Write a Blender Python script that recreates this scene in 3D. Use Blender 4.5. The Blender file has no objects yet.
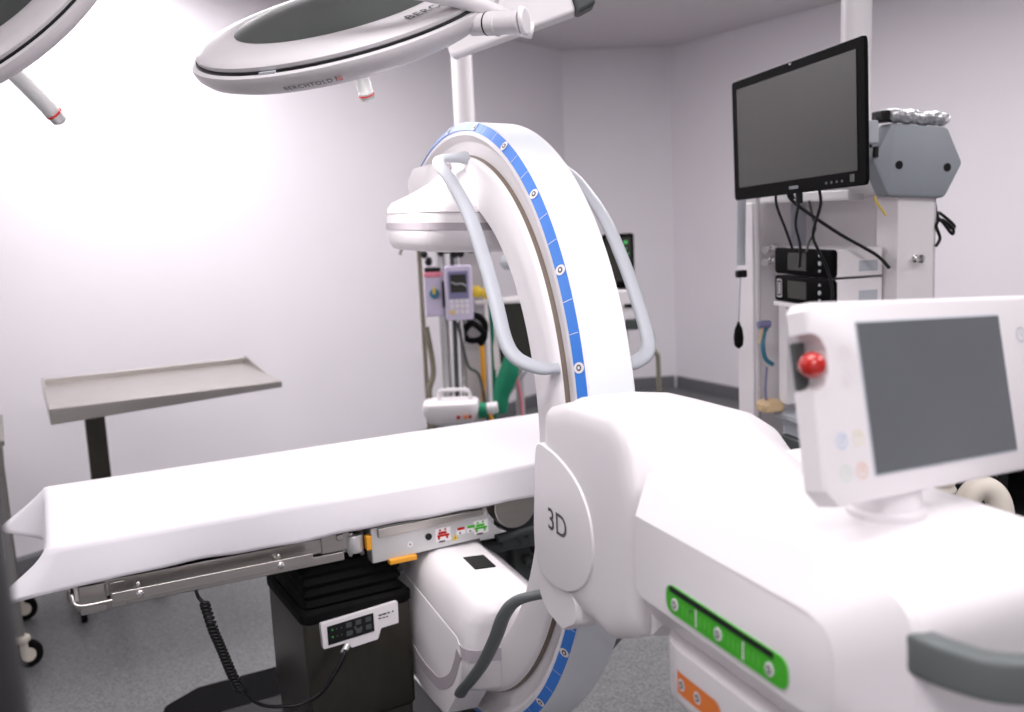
import bpy, bmesh, math, random
from mathutils import Vector, Matrix, Euler
from math import sin, cos, pi, radians as R
random.seed(7)
SC = bpy.context.scene
COL = SC.collection

# ------------------------------------------------------------------ materials
def mat(name, color, rough=.5, metal=0., noise=0., nscale=20., bump=0., bscale=60., stretch=None,
        emit=None, estr=0., coat=0., spec=.5, sheen=0., trans=0.):
    m = bpy.data.materials.new(name); m.use_nodes = True
    nt = m.node_tree; b = nt.nodes['Principled BSDF']
    b.inputs['Base Color'].default_value = (*color, 1)
    b.inputs['Roughness'].default_value = rough
    b.inputs['Metallic'].default_value = metal
    b.inputs['Specular IOR Level'].default_value = spec
    b.inputs['Coat Weight'].default_value = coat
    b.inputs['Transmission Weight'].default_value = trans
    b.inputs['Sheen Weight'].default_value = sheen
    tc = nt.nodes.new('ShaderNodeTexCoord'); mp = nt.nodes.new('ShaderNodeMapping')
    nt.links.new(tc.outputs['Object'], mp.inputs['Vector'])
    if stretch: mp.inputs['Scale'].default_value = stretch
    n = nt.nodes.new('ShaderNodeTexNoise'); n.inputs['Scale'].default_value = nscale
    n.inputs['Detail'].default_value = 4
    nt.links.new(mp.outputs['Vector'], n.inputs['Vector'])
    if noise > 0:
        r = nt.nodes.new('ShaderNodeMixRGB'); r.blend_type = 'MIX'
        r.inputs['Color1'].default_value = (*[c * (1 - noise) for c in color], 1)
        r.inputs['Color2'].default_value = (*[min(1, c * (1 + noise)) for c in color], 1)
        nt.links.new(n.outputs['Fac'], r.inputs['Fac'])
        nt.links.new(r.outputs['Color'], b.inputs['Base Color'])
    if bump > 0:
        n2 = nt.nodes.new('ShaderNodeTexNoise'); n2.inputs['Scale'].default_value = bscale
        nt.links.new(mp.outputs['Vector'], n2.inputs['Vector'])
        bp = nt.nodes.new('ShaderNodeBump'); bp.inputs['Strength'].default_value = bump
        bp.inputs['Distance'].default_value = .01
        nt.links.new(n2.outputs['Fac'], bp.inputs['Height'])
        nt.links.new(bp.outputs['Normal'], b.inputs['Normal'])
    if emit:
        b.inputs['Emission Color'].default_value = (*emit, 1)
        b.inputs['Emission Strength'].default_value = estr
    return m

M = {}
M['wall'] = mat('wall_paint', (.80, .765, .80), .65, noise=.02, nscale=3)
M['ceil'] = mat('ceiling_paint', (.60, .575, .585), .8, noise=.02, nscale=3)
M['base'] = mat('baseboard_vinyl', (.13, .13, .14), .5, noise=.1)
M['white'] = mat('white_enamel', (.79, .76, .775), .34, noise=.01, nscale=8)
M['rail'] = mat('warm_white_rail', (.78, .74, .74), .4, noise=.01)
M['outer'] = mat('cool_white_band', (.76, .79, .83), .4, noise=.015, nscale=40, stretch=(1, 1, .1))
M['grey'] = mat('grey_plastic', (.27, .29, .32), .42, noise=.04)
M['lgrey'] = mat('light_grey_plastic', (.46, .48, .52), .42, noise=.03)
M['mgrey'] = mat('mauve_grey_trim', (.40, .36, .39), .45, noise=.03)
M['dgrey'] = mat('dark_grey_plastic', (.055, .063, .062), .5, noise=.08)
M['hgrey'] = mat('hexagon_cover_grey', (.27, .295, .325), .5, noise=.04, nscale=12)
M['brown'] = mat('brown_seal', (.17, .13, .10), .5, noise=.1)
M['blue'] = mat('blue_scale', (.04, .20, .66), .4, noise=.03)
M['green'] = mat('green_scale', (.05, .42, .015), .45, noise=.04)
M['orange'] = mat('orange_scale', (.72, .19, .03), .45, noise=.04)
M['amber'] = mat('amber_plastic', (.78, .34, .02), .4, noise=.04)
M['yellow'] = mat('yellow_plastic', (.75, .52, .04), .4, noise=.04)
M['red'] = mat('red_plastic', (.46, .012, .006), .25, noise=.05, coat=.5)
M['black'] = mat('black_plastic', (.007, .007, .0075), .4, noise=.1, spec=.3)
M['rubber'] = mat('black_rubber', (.004, .004, .004), .75, noise=.1, spec=.12, bump=.3, bscale=20)
M['matt'] = mat('black_vinyl', (.004, .004, .0045), .8, noise=.1, spec=.08)
M['ink'] = mat('dark_ink', (.07, .065, .075), .6, noise=.05)
M['steel'] = mat('brushed_steel', (.50, .475, .45), .33, 1., noise=.10, nscale=14, stretch=(1, 1, 14), bump=.02, bscale=30)
M['dsteel'] = mat('dark_steel', (.085, .08, .068), .34, .85, noise=.14, nscale=6, stretch=(6, 6, 1))
M['chrome'] = mat('chrome', (.75, .74, .73), .14, 1., noise=.03)
M['alu'] = mat('satin_aluminium', (.60, .60, .60), .36, .55, noise=.05)
M['sheet'] = mat('white_sheet', (.80, .775, .81), .85, noise=.015, nscale=60, bump=.06, bscale=9, sheen=.2)
M['screen'] = mat('screen_glass', (.028, .029, .023), .22, noise=.1, nscale=2, spec=.3)
M['cscreen'] = mat('console_screen', (.11, .12, .13), .3, noise=.12, nscale=7, spec=.8)
M['bezel'] = mat('black_bezel', (.004, .004, .004), .5, noise=.1, spec=.03)
M['lav'] = mat('lavender_plastic', (.62, .56, .72), .45, noise=.03)
M['dlav'] = mat('dark_lavender', (.20, .19, .34), .45, noise=.05)
M['pink'] = mat('pink_plastic', (.80, .24, .33), .5, noise=.05)
M['cream'] = mat('cream_tube', (.66, .61, .53), .45, noise=.03)
M['sponge'] = mat('tan_foam', (.60, .44, .26), .9, noise=.15, nscale=60, bump=.4, bscale=90)
M['gcloth'] = mat('green_bag', (.0, .20, .10), .6, noise=.2, nscale=15, bump=.3, bscale=25)
M['olive'] = mat('olive_metal', (.27, .25, .19), .4, .5, noise=.08)
M['cyan'] = mat('teal_hose', (.03, .17, .26), .5, noise=.05)
M['foil'] = mat('crumpled_foil', (.80, .80, .82), .32, .8, noise=.2, nscale=60, bump=1., bscale=55)
M['glow'] = mat('green_trace', (.01, .06, .02), .4, emit=(.1, .8, .2), estr=.45)
M['mirror'] = mat('dark_polished_metal', (.022, .022, .024), .4, .3, noise=.05, spec=.2)
M['hand'] = mat('handle_grey_shaded', (.12, .135, .135), .4, noise=.04)  # lower ring handles: grey with their shade mixed in; push handle shares it
M['msteel'] = mat('dull_steel', (.30, .29, .27), .4, .9, noise=.1, nscale=10)
M['diff'] = mat('unseen_panel_diffuser', (.9, .9, .9), .5, emit=(1, .97, 1), estr=2.)
M['glass'] = mat('lamp_glass', (.85, .84, .88), .15, emit=(1, .96, .95), estr=2.)
M['stain'] = mat('tan_stain', (.62, .52, .36), .5, noise=.2)
M['dome'] = mat('lamp_dome_grey', (.055, .062, .058), .42, noise=.06, nscale=5)
M['silver'] = mat('silver_lacquer', (.60, .575, .59), .36, .0, noise=.02)

def floor_mat():
    m = bpy.data.materials.new('speckled_vinyl'); m.use_nodes = True
    nt = m.node_tree; b = nt.nodes['Principled BSDF']; b.inputs['Roughness'].default_value = .42
    tc = nt.nodes.new('ShaderNodeTexCoord')
    v = nt.nodes.new('ShaderNodeTexVoronoi'); v.inputs['Scale'].default_value = 150
    v2 = nt.nodes.new('ShaderNodeTexVoronoi'); v2.inputs['Scale'].default_value = 240
    nt.links.new(tc.outputs['Object'], v.inputs['Vector']); nt.links.new(tc.outputs['Object'], v2.inputs['Vector'])
    r = nt.nodes.new('ShaderNodeValToRGB')
    sep = nt.nodes.new('ShaderNodeSeparateColor'); nt.links.new(v.outputs['Color'], sep.inputs['Color'])
    sep2 = nt.nodes.new('ShaderNodeSeparateColor'); nt.links.new(v2.outputs['Color'], sep2.inputs['Color'])
    mx = nt.nodes.new('ShaderNodeMath'); mx.operation = 'ADD'
    nt.links.new(sep.outputs['Red'], mx.inputs[0]); nt.links.new(sep2.outputs['Green'], mx.inputs[1])
    h = nt.nodes.new('ShaderNodeMath'); h.operation = 'MULTIPLY'; h.inputs[1].default_value = .5
    nt.links.new(mx.outputs[0], h.inputs[0]); nt.links.new(h.outputs[0], r.inputs['Fac'])
    e = r.color_ramp.elements
    e[0].position = .12; e[0].color = (.088, .092, .094, 1)
    e[1].position = .9; e[1].color = (.225, .23, .235, 1)
    k = r.color_ramp.elements.new(.45); k.color = (.145, .15, .153, 1)
    nt.links.new(r.outputs['Color'], b.inputs['Base Color'])
    return m
M['floor'] = floor_mat()

# ------------------------------------------------------------------ mesh builders
class MB:
    def __init__(s): s.v = []; s.f = []; s.m = []
    def add(s, verts, faces, mi=0):
        o = len(s.v); s.v += [Vector(p) for p in verts]
        s.f += [tuple(i + o for i in f) for f in faces]; s.m += [mi] * len(faces); return s
    def box(s, c, d, mi=0, rot=None):
        c = Vector(c); q = []
        for z in (-.5, .5):
            for x, y in ((-.5, -.5), (.5, -.5), (.5, .5), (-.5, .5)):
                p = Vector((x * d[0], y * d[1], z * d[2]))
                if rot is not None: p = rot @ p
                q.append(c + p)
        return s.add(q, [(3, 2, 1, 0), (4, 5, 6, 7), (0, 1, 5, 4), (1, 2, 6, 5), (2, 3, 7, 6), (3, 0, 4, 7)], mi)
    def loft(s, rings, caps=True, mi=0, closed=False):
        n = len(rings[0]); v = [p for r in rings for p in r]; f = []
        k = len(rings)
        for i in range(k if closed else k - 1):
            a, b = i * n, ((i + 1) % k) * n
            for j in range(n):
                f.append((a + j, a + (j + 1) % n, b + (j + 1) % n, b + j))
        if caps and not closed:
            f.append(tuple(reversed(range(n)))); f.append(tuple(range((k - 1) * n, k * n)))
        return s.add(v, f, mi)
    def prism(s, pts, axis, a, b, mi=0):
        """polygon of 2-D points pushed along an axis from a to b"""
        def P(p, h):
            return {'x': (h, p[0], p[1]), 'y': (p[0], h, p[1]), 'z': (p[0], p[1], h)}[axis]
        return s.loft([[P(p, a) for p in pts], [P(p, b) for p in pts]], True, mi)
    def lathe(s, prof, n=32, c=(0, 0, 0), mi=0, caps=True, rot=None):
        c = Vector(c); rings = []
        for r, z in prof:
            ring = [Vector((max(r, 1e-5) * cos(2 * pi * i / n), max(r, 1e-5) * sin(2 * pi * i / n), z)) for i in range(n)]
            if rot is not None: ring = [rot @ p for p in ring]
            rings.append([p + c for p in ring])
        return s.loft(rings, caps, mi)
    def cyl(s, a, b, r, n=20, mi=0, r2=None):
        a, b = Vector(a), Vector(b); d = b - a
        q = Vector((0, 0, 1)).rotation_difference(d.normalized()).to_matrix()
        return s.lathe([(r, 0), (r if r2 is None else r2, d.length)], n, a, mi, True, q)
    def tube(s, path, r, n=8, mi=0, sub=6, smooth=True, flat=None, side=None):
        """round (or flattened: flat=(width, thickness), side = width direction per point or one vector) sweep"""
        p = [Vector(q) for q in path]
        if smooth and len(p) > 2: p = catmull(p, sub)
        rings = []; up = None
        for i, q in enumerate(p):
            t = (p[min(i + 1, len(p) - 1)] - p[max(i - 1, 0)]).normalized()
            if side is not None:
                w = side(q) if callable(side) else Vector(side)
            else:
                if up is None: up = Vector((0, 0, 1)) if abs(t.z) < .9 else Vector((1, 0, 0))
                w = up
            w = (w - t * w.dot(t)).normalized(); up = w; h = t.cross(w)
            rr = r(i / (len(p) - 1)) if callable(r) else r
            a, b = (flat if flat else (rr, rr))
            rings.append([q + w * (a * cos(2 * pi * k / n)) + h * (b * sin(2 * pi * k / n)) for k in range(n)])
        return s.loft(rings, True, mi)
    def build(s, name, m, parent=None, mw=None, smooth=30, bevel=0, seg=2, solid=0, sub=0, bang=35):
        me = bpy.data.meshes.new(name)
        me.from_pydata([tuple(v) for v in s.v], [], s.f); me.validate()
        ms = m if isinstance(m, (list, tuple)) else [m]
        for k in ms: me.materials.append(k)
        if len(me.polygons) == len(s.m): me.polygons.foreach_set('material_index', s.m)
        bm = bmesh.new(); bm.from_mesh(me); bmesh.ops.recalc_face_normals(bm, faces=bm.faces); bm.to_mesh(me); bm.free()
        for p in me.polygons: p.use_smooth = True
        me.set_sharp_from_angle(angle=R(smooth))
        o = bpy.data.objects.new(name, me); COL.objects.link(o)
        if parent: o.parent = parent
        if mw is not None: o.matrix_local = mw
        if solid:
            d = o.modifiers.new('solid', 'SOLIDIFY'); d.thickness = solid; d.offset = -1
        if sub:
            d = o.modifiers.new('sub', 'SUBSURF'); d.levels = d.render_levels = sub
        if bevel:
            d = o.modifiers.new('bevel', 'BEVEL'); d.width = bevel; d.segments = seg
            d.limit_method = 'ANGLE'; d.angle_limit = R(bang); d.harden_normals = True
        return o

def catmull(p, sub=6):
    out = []
    for i in range(len(p) - 1):
        a, b, c, d = p[max(i - 1, 0)], p[i], p[i + 1], p[min(i + 2, len(p) - 1)]
        for k in range(sub):
            t = k / sub
            out.append(.5 * ((2 * b) + (c - a) * t + (2 * a - 5 * b + 4 * c - d) * t * t + (3 * b - a - 3 * c + d) * t ** 3))
    return out + [p[-1]]

def rpoly(pts, rad, n=5):
    """2-D polygon with rounded corners; rad one number or one per corner"""
    out = []; k = len(pts)
    for i in range(k):
        p, a, b = Vector(pts[i]), Vector(pts[i - 1]), Vector(pts[(i + 1) % k])
        r = rad[i] if isinstance(rad, (list, tuple)) else rad
        u, w = (a - p), (b - p); lu, lw = u.length, w.length; u /= lu; w /= lw
        ang = math.acos(max(-1, min(1, u.dot(w)))); t = min(r / max(math.tan(ang / 2), 1e-4), lu * .49, lw * .49)
        A, B = p + u * t, p + w * t
        for j in range(n + 1):
            q = j / n
            out.append(tuple(A * (1 - q) ** 2 + p * 2 * q * (1 - q) + B * q * q))
    return out

def shrink(p, k):
    cx = sum(a for a, b in p) / len(p); cy = sum(b for a, b in p) / len(p)
    return [(cx + (a - cx) * k, cy + (b - cy) * k) for a, b in p]
def rrect(cx, cy, hx, hy, r, n=5):
    return rpoly([(cx - hx, cy - hy), (cx + hx, cy - hy), (cx + hx, cy + hy), (cx - hx, cy + hy)], r, n)

def thing(name, label, cat, loc=(0, 0, 0), rz=0., group=None):
    o = bpy.data.objects.new(name, None); COL.objects.link(o); o.empty_display_size = .1
    o.location = loc; o.rotation_euler = (0, 0, rz); tag(o, label, cat, group); return o
def tag(o, label, cat, group=None):
    o['label'] = label; o['category'] = cat
    if group: o['group'] = group
    return o
def struct(o): o['kind'] = 'structure'; return o

def text_mb(txt, size, mapf, mi=0, bold=0., sp=1.):
    cu = bpy.data.curves.new('t', 'FONT'); cu.body = txt; cu.size = size; cu.align_x = 'CENTER'; cu.align_y = 'CENTER'
    cu.offset = bold; cu.space_character = sp
    o = bpy.data.objects.new('t', cu); COL.objects.link(o)
    dg = bpy.context.evaluated_depsgraph_get()
    me = bpy.data.meshes.new_from_object(o.evaluated_get(dg))
    bm = bmesh.new(); bm.from_mesh(me)
    bmesh.ops.triangulate(bm, faces=bm.faces)
    mb = MB(); bm.verts.index_update()
    mb.add([mapf(v.co.x, v.co.y) for v in bm.verts], [tuple(v.index for v in f.verts) for f in bm.faces], mi)
    bm.free(); bpy.data.objects.remove(o); bpy.data.curves.remove(cu); bpy.data.meshes.remove(me)
    return mb

# ------------------------------------------------------------------ camera
cam = bpy.data.cameras.new('camera'); co = bpy.data.objects.new('camera', cam); COL.objects.link(co)
P_, R_ = R(8.6), R(2.6)
fw = Vector((0, cos(P_), -sin(P_))); rt0 = Vector((1, 0, 0)); up0 = rt0.cross(fw)
rt = rt0 * cos(R_) - up0 * sin(R_); up = up0 * cos(R_) + rt0 * sin(R_)
mw = Matrix((rt, up, -fw)).transposed().to_4x4(); mw.translation = (0, 0, 1.55)
co.matrix_world = mw
cam.sensor_width = 36; cam.lens = 960 / 1024 * 36; cam.clip_start = .02
cam.dof.use_dof = True; cam.dof.focus_distance = 1.85; cam.dof.aperture_fstop = 3.2
SC.camera = co

# ------------------------------------------------------------------ the room
H = 2.8
A = Vector((-6.45, -1.55)); B = Vector((.50, 7.94)); C_ = Vector((1.39, 8.04)); D = Vector((6.74, -1.55))
def wall(name, p, q, z0=0, z1=H, th=.12, m='wall'):
    d = (q - p).normalized(); n = Vector((-d.y, d.x))     # outward (room lies to the right of p->q)
    mb = MB().loft([[(p.x, p.y, z), (q.x, q.y, z), (q.x + n.x * th, q.y + n.y * th, z), (p.x + n.x * th, p.y + n.y * th, z)] for z in (z0, z1)])
    return struct(mb.build(name, M[m], smooth=20))
wall('wall_left', A, B); wall('wall_back', B, C_); wall('wall_right', C_, D); wall('wall_front', D, A)
outl = [A, B, C_, D]
struct(MB().loft([[(p.x, p.y, z) for p in outl] for z in (-.1, 0)]).build('floor', M['floor']))
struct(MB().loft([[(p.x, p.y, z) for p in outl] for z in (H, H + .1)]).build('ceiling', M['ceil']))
def board(name, p, q):
    d = (q - p).normalized(); n = Vector((d.y, -d.x))
    a, b = p + d * .02, q - d * .02
    prof = [(0.001, 0), (.016, 0), (.014, .09), (.006, .105), (.001, .105)]
    mb = MB().loft([[(e.x + n.x * o, e.y + n.y * o, z) for o, z in prof] for e in (a, b)])
    return struct(mb.build(name, M['base'], smooth=20))
board('baseboard_left', A, B); board('baseboard_back', B, C_); board('baseboard_right', C_, D)

# unseen ceiling troffers, out of view, placed and tuned to light the room
def unseen_troffer(x, y, sx, sy, e, col=(1, .965, .985)):
    t = thing('unseen_ceiling_light', 'unseen ceiling light panel placed to light the room and its walls', 'ceiling light', (x, y, H), 0, 'unseen ceiling light panels')
    f = MB()
    for a, b, c, d in ((-sx / 2 - .02, 0, .04, sy + .08), (sx / 2 + .02, 0, .04, sy + .08), (0, -sy / 2 - .02, sx, .04), (0, sy / 2 + .02, sx, .04)):
        f.box((a, b, -.012), (c, d, .022))
    f.build('frame', M['white'], t, bevel=.003)
    MB().box((0, 0, -.006), (sx, sy, .008)).build('diffuser', M['diff'], t)
    l = bpy.data.lights.new('unseen_troffer_light', 'AREA'); l.shape = 'RECTANGLE'; l.size = sx; l.size_y = sy; l.energy = e * KL; l.color = col
    o = bpy.data.objects.new('unseen_troffer_light', l); COL.objects.link(o); o.location = (x, y, H - .03)
KL = .38
UNSEEN_TROFF = [(-.1, 1.0, 50), (-1.25, 4.35, 100), (1.3, 4.0, 80), (.55, 5.05, 55), (1.9, .9, 54), (-2.6, 1.2, 52), (.2, -.7, 75), (3.2, 2.4, 38)]  # all out of view; back-wall and left-wall panels added to brighten those walls
for x, y, e in UNSEEN_TROFF: unseen_troffer(x, y, 1.2, .6, e)

# ------------------------------------------------------------------ mobile C-arm
CA = thing('c_arm', 'white mobile C-arm X-ray machine with blue scaled arc, grey handles and tilted touch console', 'X-ray machine',
           (-.130, 2.270, 0), R(21.5))
ZC = 1.055; T3 = R(3.0)
RT = Matrix.Translation((0, 0, ZC)) @ Matrix.Rotation(T3, 4, 'Y')      # arc frame: x across the arc, y away, z up
def ring_pt(phi, r, off): return Vector((off, r * cos(phi), r * sin(phi)))
def arc_sweep(prof, a0, a1, n, caps=True, mi=0, mb=None):
    mb = mb or MB()
    mb.loft([[ring_pt(R(a0 + (a1 - a0) * i / n), r, o) for r, o in prof] for i in range(n + 1)], caps, mi); return mb
PA, PB = 58, 314
half = [(.7, .002), (.6815, -.009), (.672, -.0105), (.669, -.006), (.658, .003), (.628, .002), (.6245, -.012), (.618, -.018), (.532, -.023), (.526, -.016)]
full = half + [(r, .097 - o) for r, o in reversed(half)]
ring = arc_sweep(full, PA, PB, 110).build('arc', M['white'], CA, RT, smooth=40)
arc_sweep([(.7012, .006), (.7012, .091), (.700, .091), (.700, .006)], PA + .5, PB - .5, 110).build('outer_band', M['outer'], ring, smooth=40)
# blue scale on the bevelled edge, its ticks and ringed zeros in the same skin
def blue_scale(flip):
    F = (lambda o: .097 - o) if flip else (lambda o: o)
    mb = MB()
    a, b = (.7004, .0012), (.6822, -.0101)
    lift = .0007
    prof = [(a[0] + lift, F(a[1] - lift)), (b[0] + lift, F(b[1] - lift)), (b[0] - .001, F(b[1] + .003)), (a[0] - .002, F(a[1] + .003))]
    arc_sweep(prof, PA + 1, PB - 1, 120, mb=mb)
    def on(phi, t, l):                                   # t across the bevel 0..1
        return ring_pt(R(phi), a[0] + (b[0] - a[0]) * t + lift + l, F(a[1] + (b[1] - a[1]) * t - lift - l))
    deg = 180 / pi / .69
    for k in range(-7, 9):
        c = 177.2 + 15.5 * k
        if not PA + 3 < c < PB - 3: continue
        for j in (1, 2):
            p = c + j * 15.5 / 3; w = .0006 * deg
            mb.add([on(p - w, .04, .0006), on(p + w, .04, .0006), on(p + w, .96, .0006), on(p - w, .96, .0006)], [(0, 1, 2, 3)], 1)
        def disc(rx, ry, l, mi):
            pts = [on(c + rx * cos(2 * pi * i / 20) * deg, .5 + ry * sin(2 * pi * i / 20), l) for i in range(20)]
            mb.add(pts, [tuple(range(20))], mi)
        disc(.0100, .50, .0009, 1); disc(.0058, .24, .0013, 2); disc(.0030, .12, .0017, 1)
    return mb.build('scale_stripe', [M['blue'], M['white'], M['ink']], ring, smooth=40)
blue_scale(False)
for F in (lambda o: o, lambda o: .097 - o):
    arc_sweep([(.6285, F(.0015)), (.6262, F(-.0075)), (.624, F(-.0075)), (.625, F(.004))], PA + .3, PB - .3, 110).build('seal_line', M['brown'], ring, smooth=40)
# grab handles on both sides of the arc
def ring_handle(pts, flip, m):
    F = (lambda o: .097 - o) if flip else (lambda o: o)
    path = [ring_pt(R(p), r, F(o)) for p, r, o in pts]
    mb = MB().tube(path, .01, 12, flat=(.015, .0095), side=(1, 0, 0), sub=8)
    e = pts[-1]; b = pts[0]
    return mb.build('ring_handle', M[m], CA, RT, smooth=50)
HU = [(99, .624, -.014), (99.3, .622, -.05), (101, .619, -.085), (105, .612, -.099), (113, .605, -.10), (126, .597, -.10), (138, .590, -.10), (147, .592, -.10), (154.5, .599, -.099), (158.2, .610, -.086), (160.2, .620, -.05), (160.6, .624, -.014)]
HL = [(200.5, .624, -.014), (200.8, .62, -.05), (202.5, .61, -.085), (206.5, .602, -.099), (214, .596, -.10), (224, .594, -.10), (234, .598, -.10), (241, .607, -.098), (246, .616, -.088), (249, .622, -.075)]
ring_handle(HU, False, 'lgrey'); ring_handle(HU, True, 'lgrey'); ring_handle(HL, False, 'hand'); ring_handle(HL, True, 'hand')  # upper pair lighter, lower pair darker: light and shade put into the greys

# flat detector under the top of the arc (arc frame heights)
def levels(lv, n=6): return [[(x, y, z) for x, y in rrect(cx, cy, hx, hy, r, n)] for cx, cy, hx, hy, r, z in lv]
X0 = .0485
det = MB().loft(levels([(X0, 0, .160, .160, .03, .408), (X0, 0, .174, .174, .035, .413), (X0, 0, .182, .182, .04, .428), (X0, 0, .186, .186, .04, .452),
    (X0, 0, .186, .186, .04, .480), (X0, 0, .185, .185, .04, .506), (X0, 0, .178, .178, .05, .520), (X0, -.01, .142, .142, .05, .541), (X0, -.01, .106, .106, .05, .566),
    (X0, -.01, .090, .094, .045, .583), (X0, -.01, .066, .085, .04, .596), (X0, -.01, .05, .075, .04, .60)])).build('detector', M['white'], CA, RT, smooth=50)
for nm, z0, z1, e in (('trim_band', .456, .472, .0014), ('seam', .4935, .495, .0006)):
    MB().loft(levels([(X0, 0, .184, .184, .04, z0 - .001), (X0, 0, .186 + e, .186 + e, .04, z0), (X0, 0, .186 + e, .186 + e, .04, z1), (X0, 0, .184, .184, .04, z1 + .001)])).build(nm, M['mgrey'], det, smooth=50)
MB().loft(levels([(X0, .215, .07, .10, .04, .508), (X0, .215, .088, .115, .05, .516), (X0, .215, .092, .12, .05, .58), (X0, .205, .086, .10, .05, .612), (X0, .20, .06, .075, .04, .62)])).build('detector_drive_cover', M['white'], CA, RT, smooth=50)
MB().box((-.024, .02, .598), (.004, .032, .024)).build('label_plate', M['mgrey'], CA, RT, bevel=.001)

# X-ray tube at the lower end
def tubelev(lv):
    out = []
    for xl, xr, y0, y1, r, z in lv:
        out.append([(x, y, z) for x, y in rpoly([(xl, y0), (xr, y0 - .02), (xr, y1), (xl, y1)], [r, .03, .03, .05], 6)])
    return out
xt = MB().loft(tubelev([(-.085, .17, -.29, .2, .05, -.545), (-.097, .175, -.318, .22, .045, -.52), (-.100, .17, -.32, .22, .045, -.42), (-.096, .12, -.325, .22, .05, -.38),
    (-.082, .082, -.335, .21, .05, -.352), (-.066, .072, -.33, .20, .055, -.337), (-.044, .060, -.31, .18, .05, -.330)])).build('xray_tube', M['white'], CA, RT, smooth=60)
MB().loft(tubelev([(-.097, .172, -.3182, .221, .045, -.463), (-.1012, .173, -.3215, .222, .045, -.462), (-.1012, .173, -.3215, .222, .045, -.436), (-.097, .17, -.3182, .221, .045, -.435)])).build('trim_band', M['mgrey'], xt, smooth=60)
MB().box((.016, -.085, -.3285), (.052, .085, .003)).build('collimator_window', M['black'], xt, bevel=.0008)
so = [(-.262, -.425), (-.288, -.44), (-.286, -.48), (-.262, -.560)] + [(.664 * cos(R(a_)), .664 * sin(R(a_))) for a_ in range(253, 316, 3)] + [(.52 * cos(R(312)), .52 * sin(R(312))), (.20, -.44), (.18, -.425)]
so = rpoly(so, .02, 3)
sk = MB().loft([[(x, y, z) for y, z in o] for x, o in ((-.03, so), (-.0995, so), (-.1012, shrink(so, .996)), (-.1017, shrink(so, .985)))])
skirt = sk.build('tube_skirt', M['white'], CA, RT, smooth=40)
sk2 = MB(); arc_sweep([(.52, -.03), (.664, -.03), (.664, .165), (.52, .165)], 274, 315, 40, mb=sk2); sk2.build('tube_cradle', M['white'], CA, RT, smooth=40, bevel=.006)
bc = catmull([Vector((0, -.279, -.452)), Vector((0, -.262, -.488)), Vector((0, -.222, -.540))] + [Vector((0, .603 * cos(R(a_)), .603 * sin(R(a_)))) for a_ in range(256, 315, 6)], 5)
bl_ = []
for q in range(len(bc)):
    t = (bc[min(q + 1, len(bc) - 1)] - bc[max(q - 1, 0)]).normalized(); n_ = Vector((0, -t.z, t.y)) * .0135
    bl_.append([(x, p.y, p.z) for x, p in ((-.099, bc[q] - n_), (-.1032, bc[q] - n_), (-.1032, bc[q] + n_), (-.099, bc[q] + n_))])
MB().loft(bl_).build('trim_band', M['mgrey'], skirt, smooth=40)

# pivot housing that carries the arc ("3D")
def side_rings(profs): return [[(x, -s, z) for s, z in pr] for x, pr in profs]
def arch(d, top=0, n=8):
    pts = [(.745 + d, 1.228 - d - top), (.83 + d, 1.252 - d - top), (1.02 - d, 1.262 - d - top), (1.05 - d, 1.16), (1.05 - d, .955 + d), (.955, .915 + d), (.80, .93 + d), (.735 + d, .985 + d)]
    return rpoly(pts, [.03, .05, .085, .1, .04, .05, .03, .05], n)
def hblock(d, k=0.):
    pts = [(.735 + d, 1.205 - d), (.80 + d, 1.252 - d), (1.0 - .01 * k, 1.256 - d), (1.09 - .045 * k, 1.240 - d * .8 - .07 * k), (1.30 - .18 * k, 1.170 - .03 * k), (1.30 - .18 * k, 1.02), (1.05, .95 + d), (.95, .925 + d), (.80, .935 + d), (.72 + d, .975 + d), (.712 + d, 1.08)]
    return rpoly(pts, [.03, .03, .06, .12, .01, .03, .05, .04, .04, .05, .06], 8)
hs = MB().loft(side_rings([(-.085, hblock(.006, 1)), (-.06, hblock(0, .85)), (-.02, hblock(0, .45)), (.03, hblock(.001, .1)), (.09, hblock(.008, .15)), (.13, hblock(.020, .5)), (.17, hblock(.044, .8)), (.20, hblock(.08, 1)), (.215, hblock(.115, 1)), (.222, hblock(.15, 1))])).build('pivot_housing', M['white'], CA, smooth=60)
MB().loft(side_rings([(-.06, arch(.0)), (-.094, arch(.0)), (-.101, arch(.004)), (-.1065, arch(.014)), (-.109, arch(.030)), (-.110, arch(.05))])).build('side_cover', M['white'], hs, smooth=60)
pp = [(.732, 1.165), (.781, 1.169), (.826, 1.161), (.869, 1.146), (.902, 1.124), (.924, 1.093), (.931, 1.055), (.922, 1.013), (.892, .977), (.845, .951), (.799, .940), (.754, .941), (.715, .957), (.706, 1.012), (.717, 1.09)]
def cclosed(p, n=6):
    k = len(p); q = [Vector((a, b, 0)) for a, b in p]
    return [(v.x, v.y) for i in range(k) for v in catmull([q[i - 1], q[i], q[(i + 1) % k], q[(i + 2) % k]], n)[n:2 * n]]
pr = cclosed(pp)
MB().loft(side_rings([(-.07, pr), (-.1112, pr), (-.1132, shrink(pr, .988)), (-.1137, shrink(pr, .965))])).build('oval_panel', M['white'], hs, smooth=40)
text_mb('3D', .052, lambda x, y: (-.1143, -(.807 + x * 1.18), 1.051 + y), bold=.0002).build('lettering', M['ink'], hs)
lc = rpoly([(.70, .965), (.86, .945), (.86, .90), (.80, .865), (.735, .875), (.70, .90)], .03, 5)
MB().loft(side_rings([(-.108, shrink(lc, .9)), (-.10, lc), (.20, lc), (.208, shrink(lc, .9))])).build('roller_cover', M['white'], hs, smooth=40)

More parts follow.
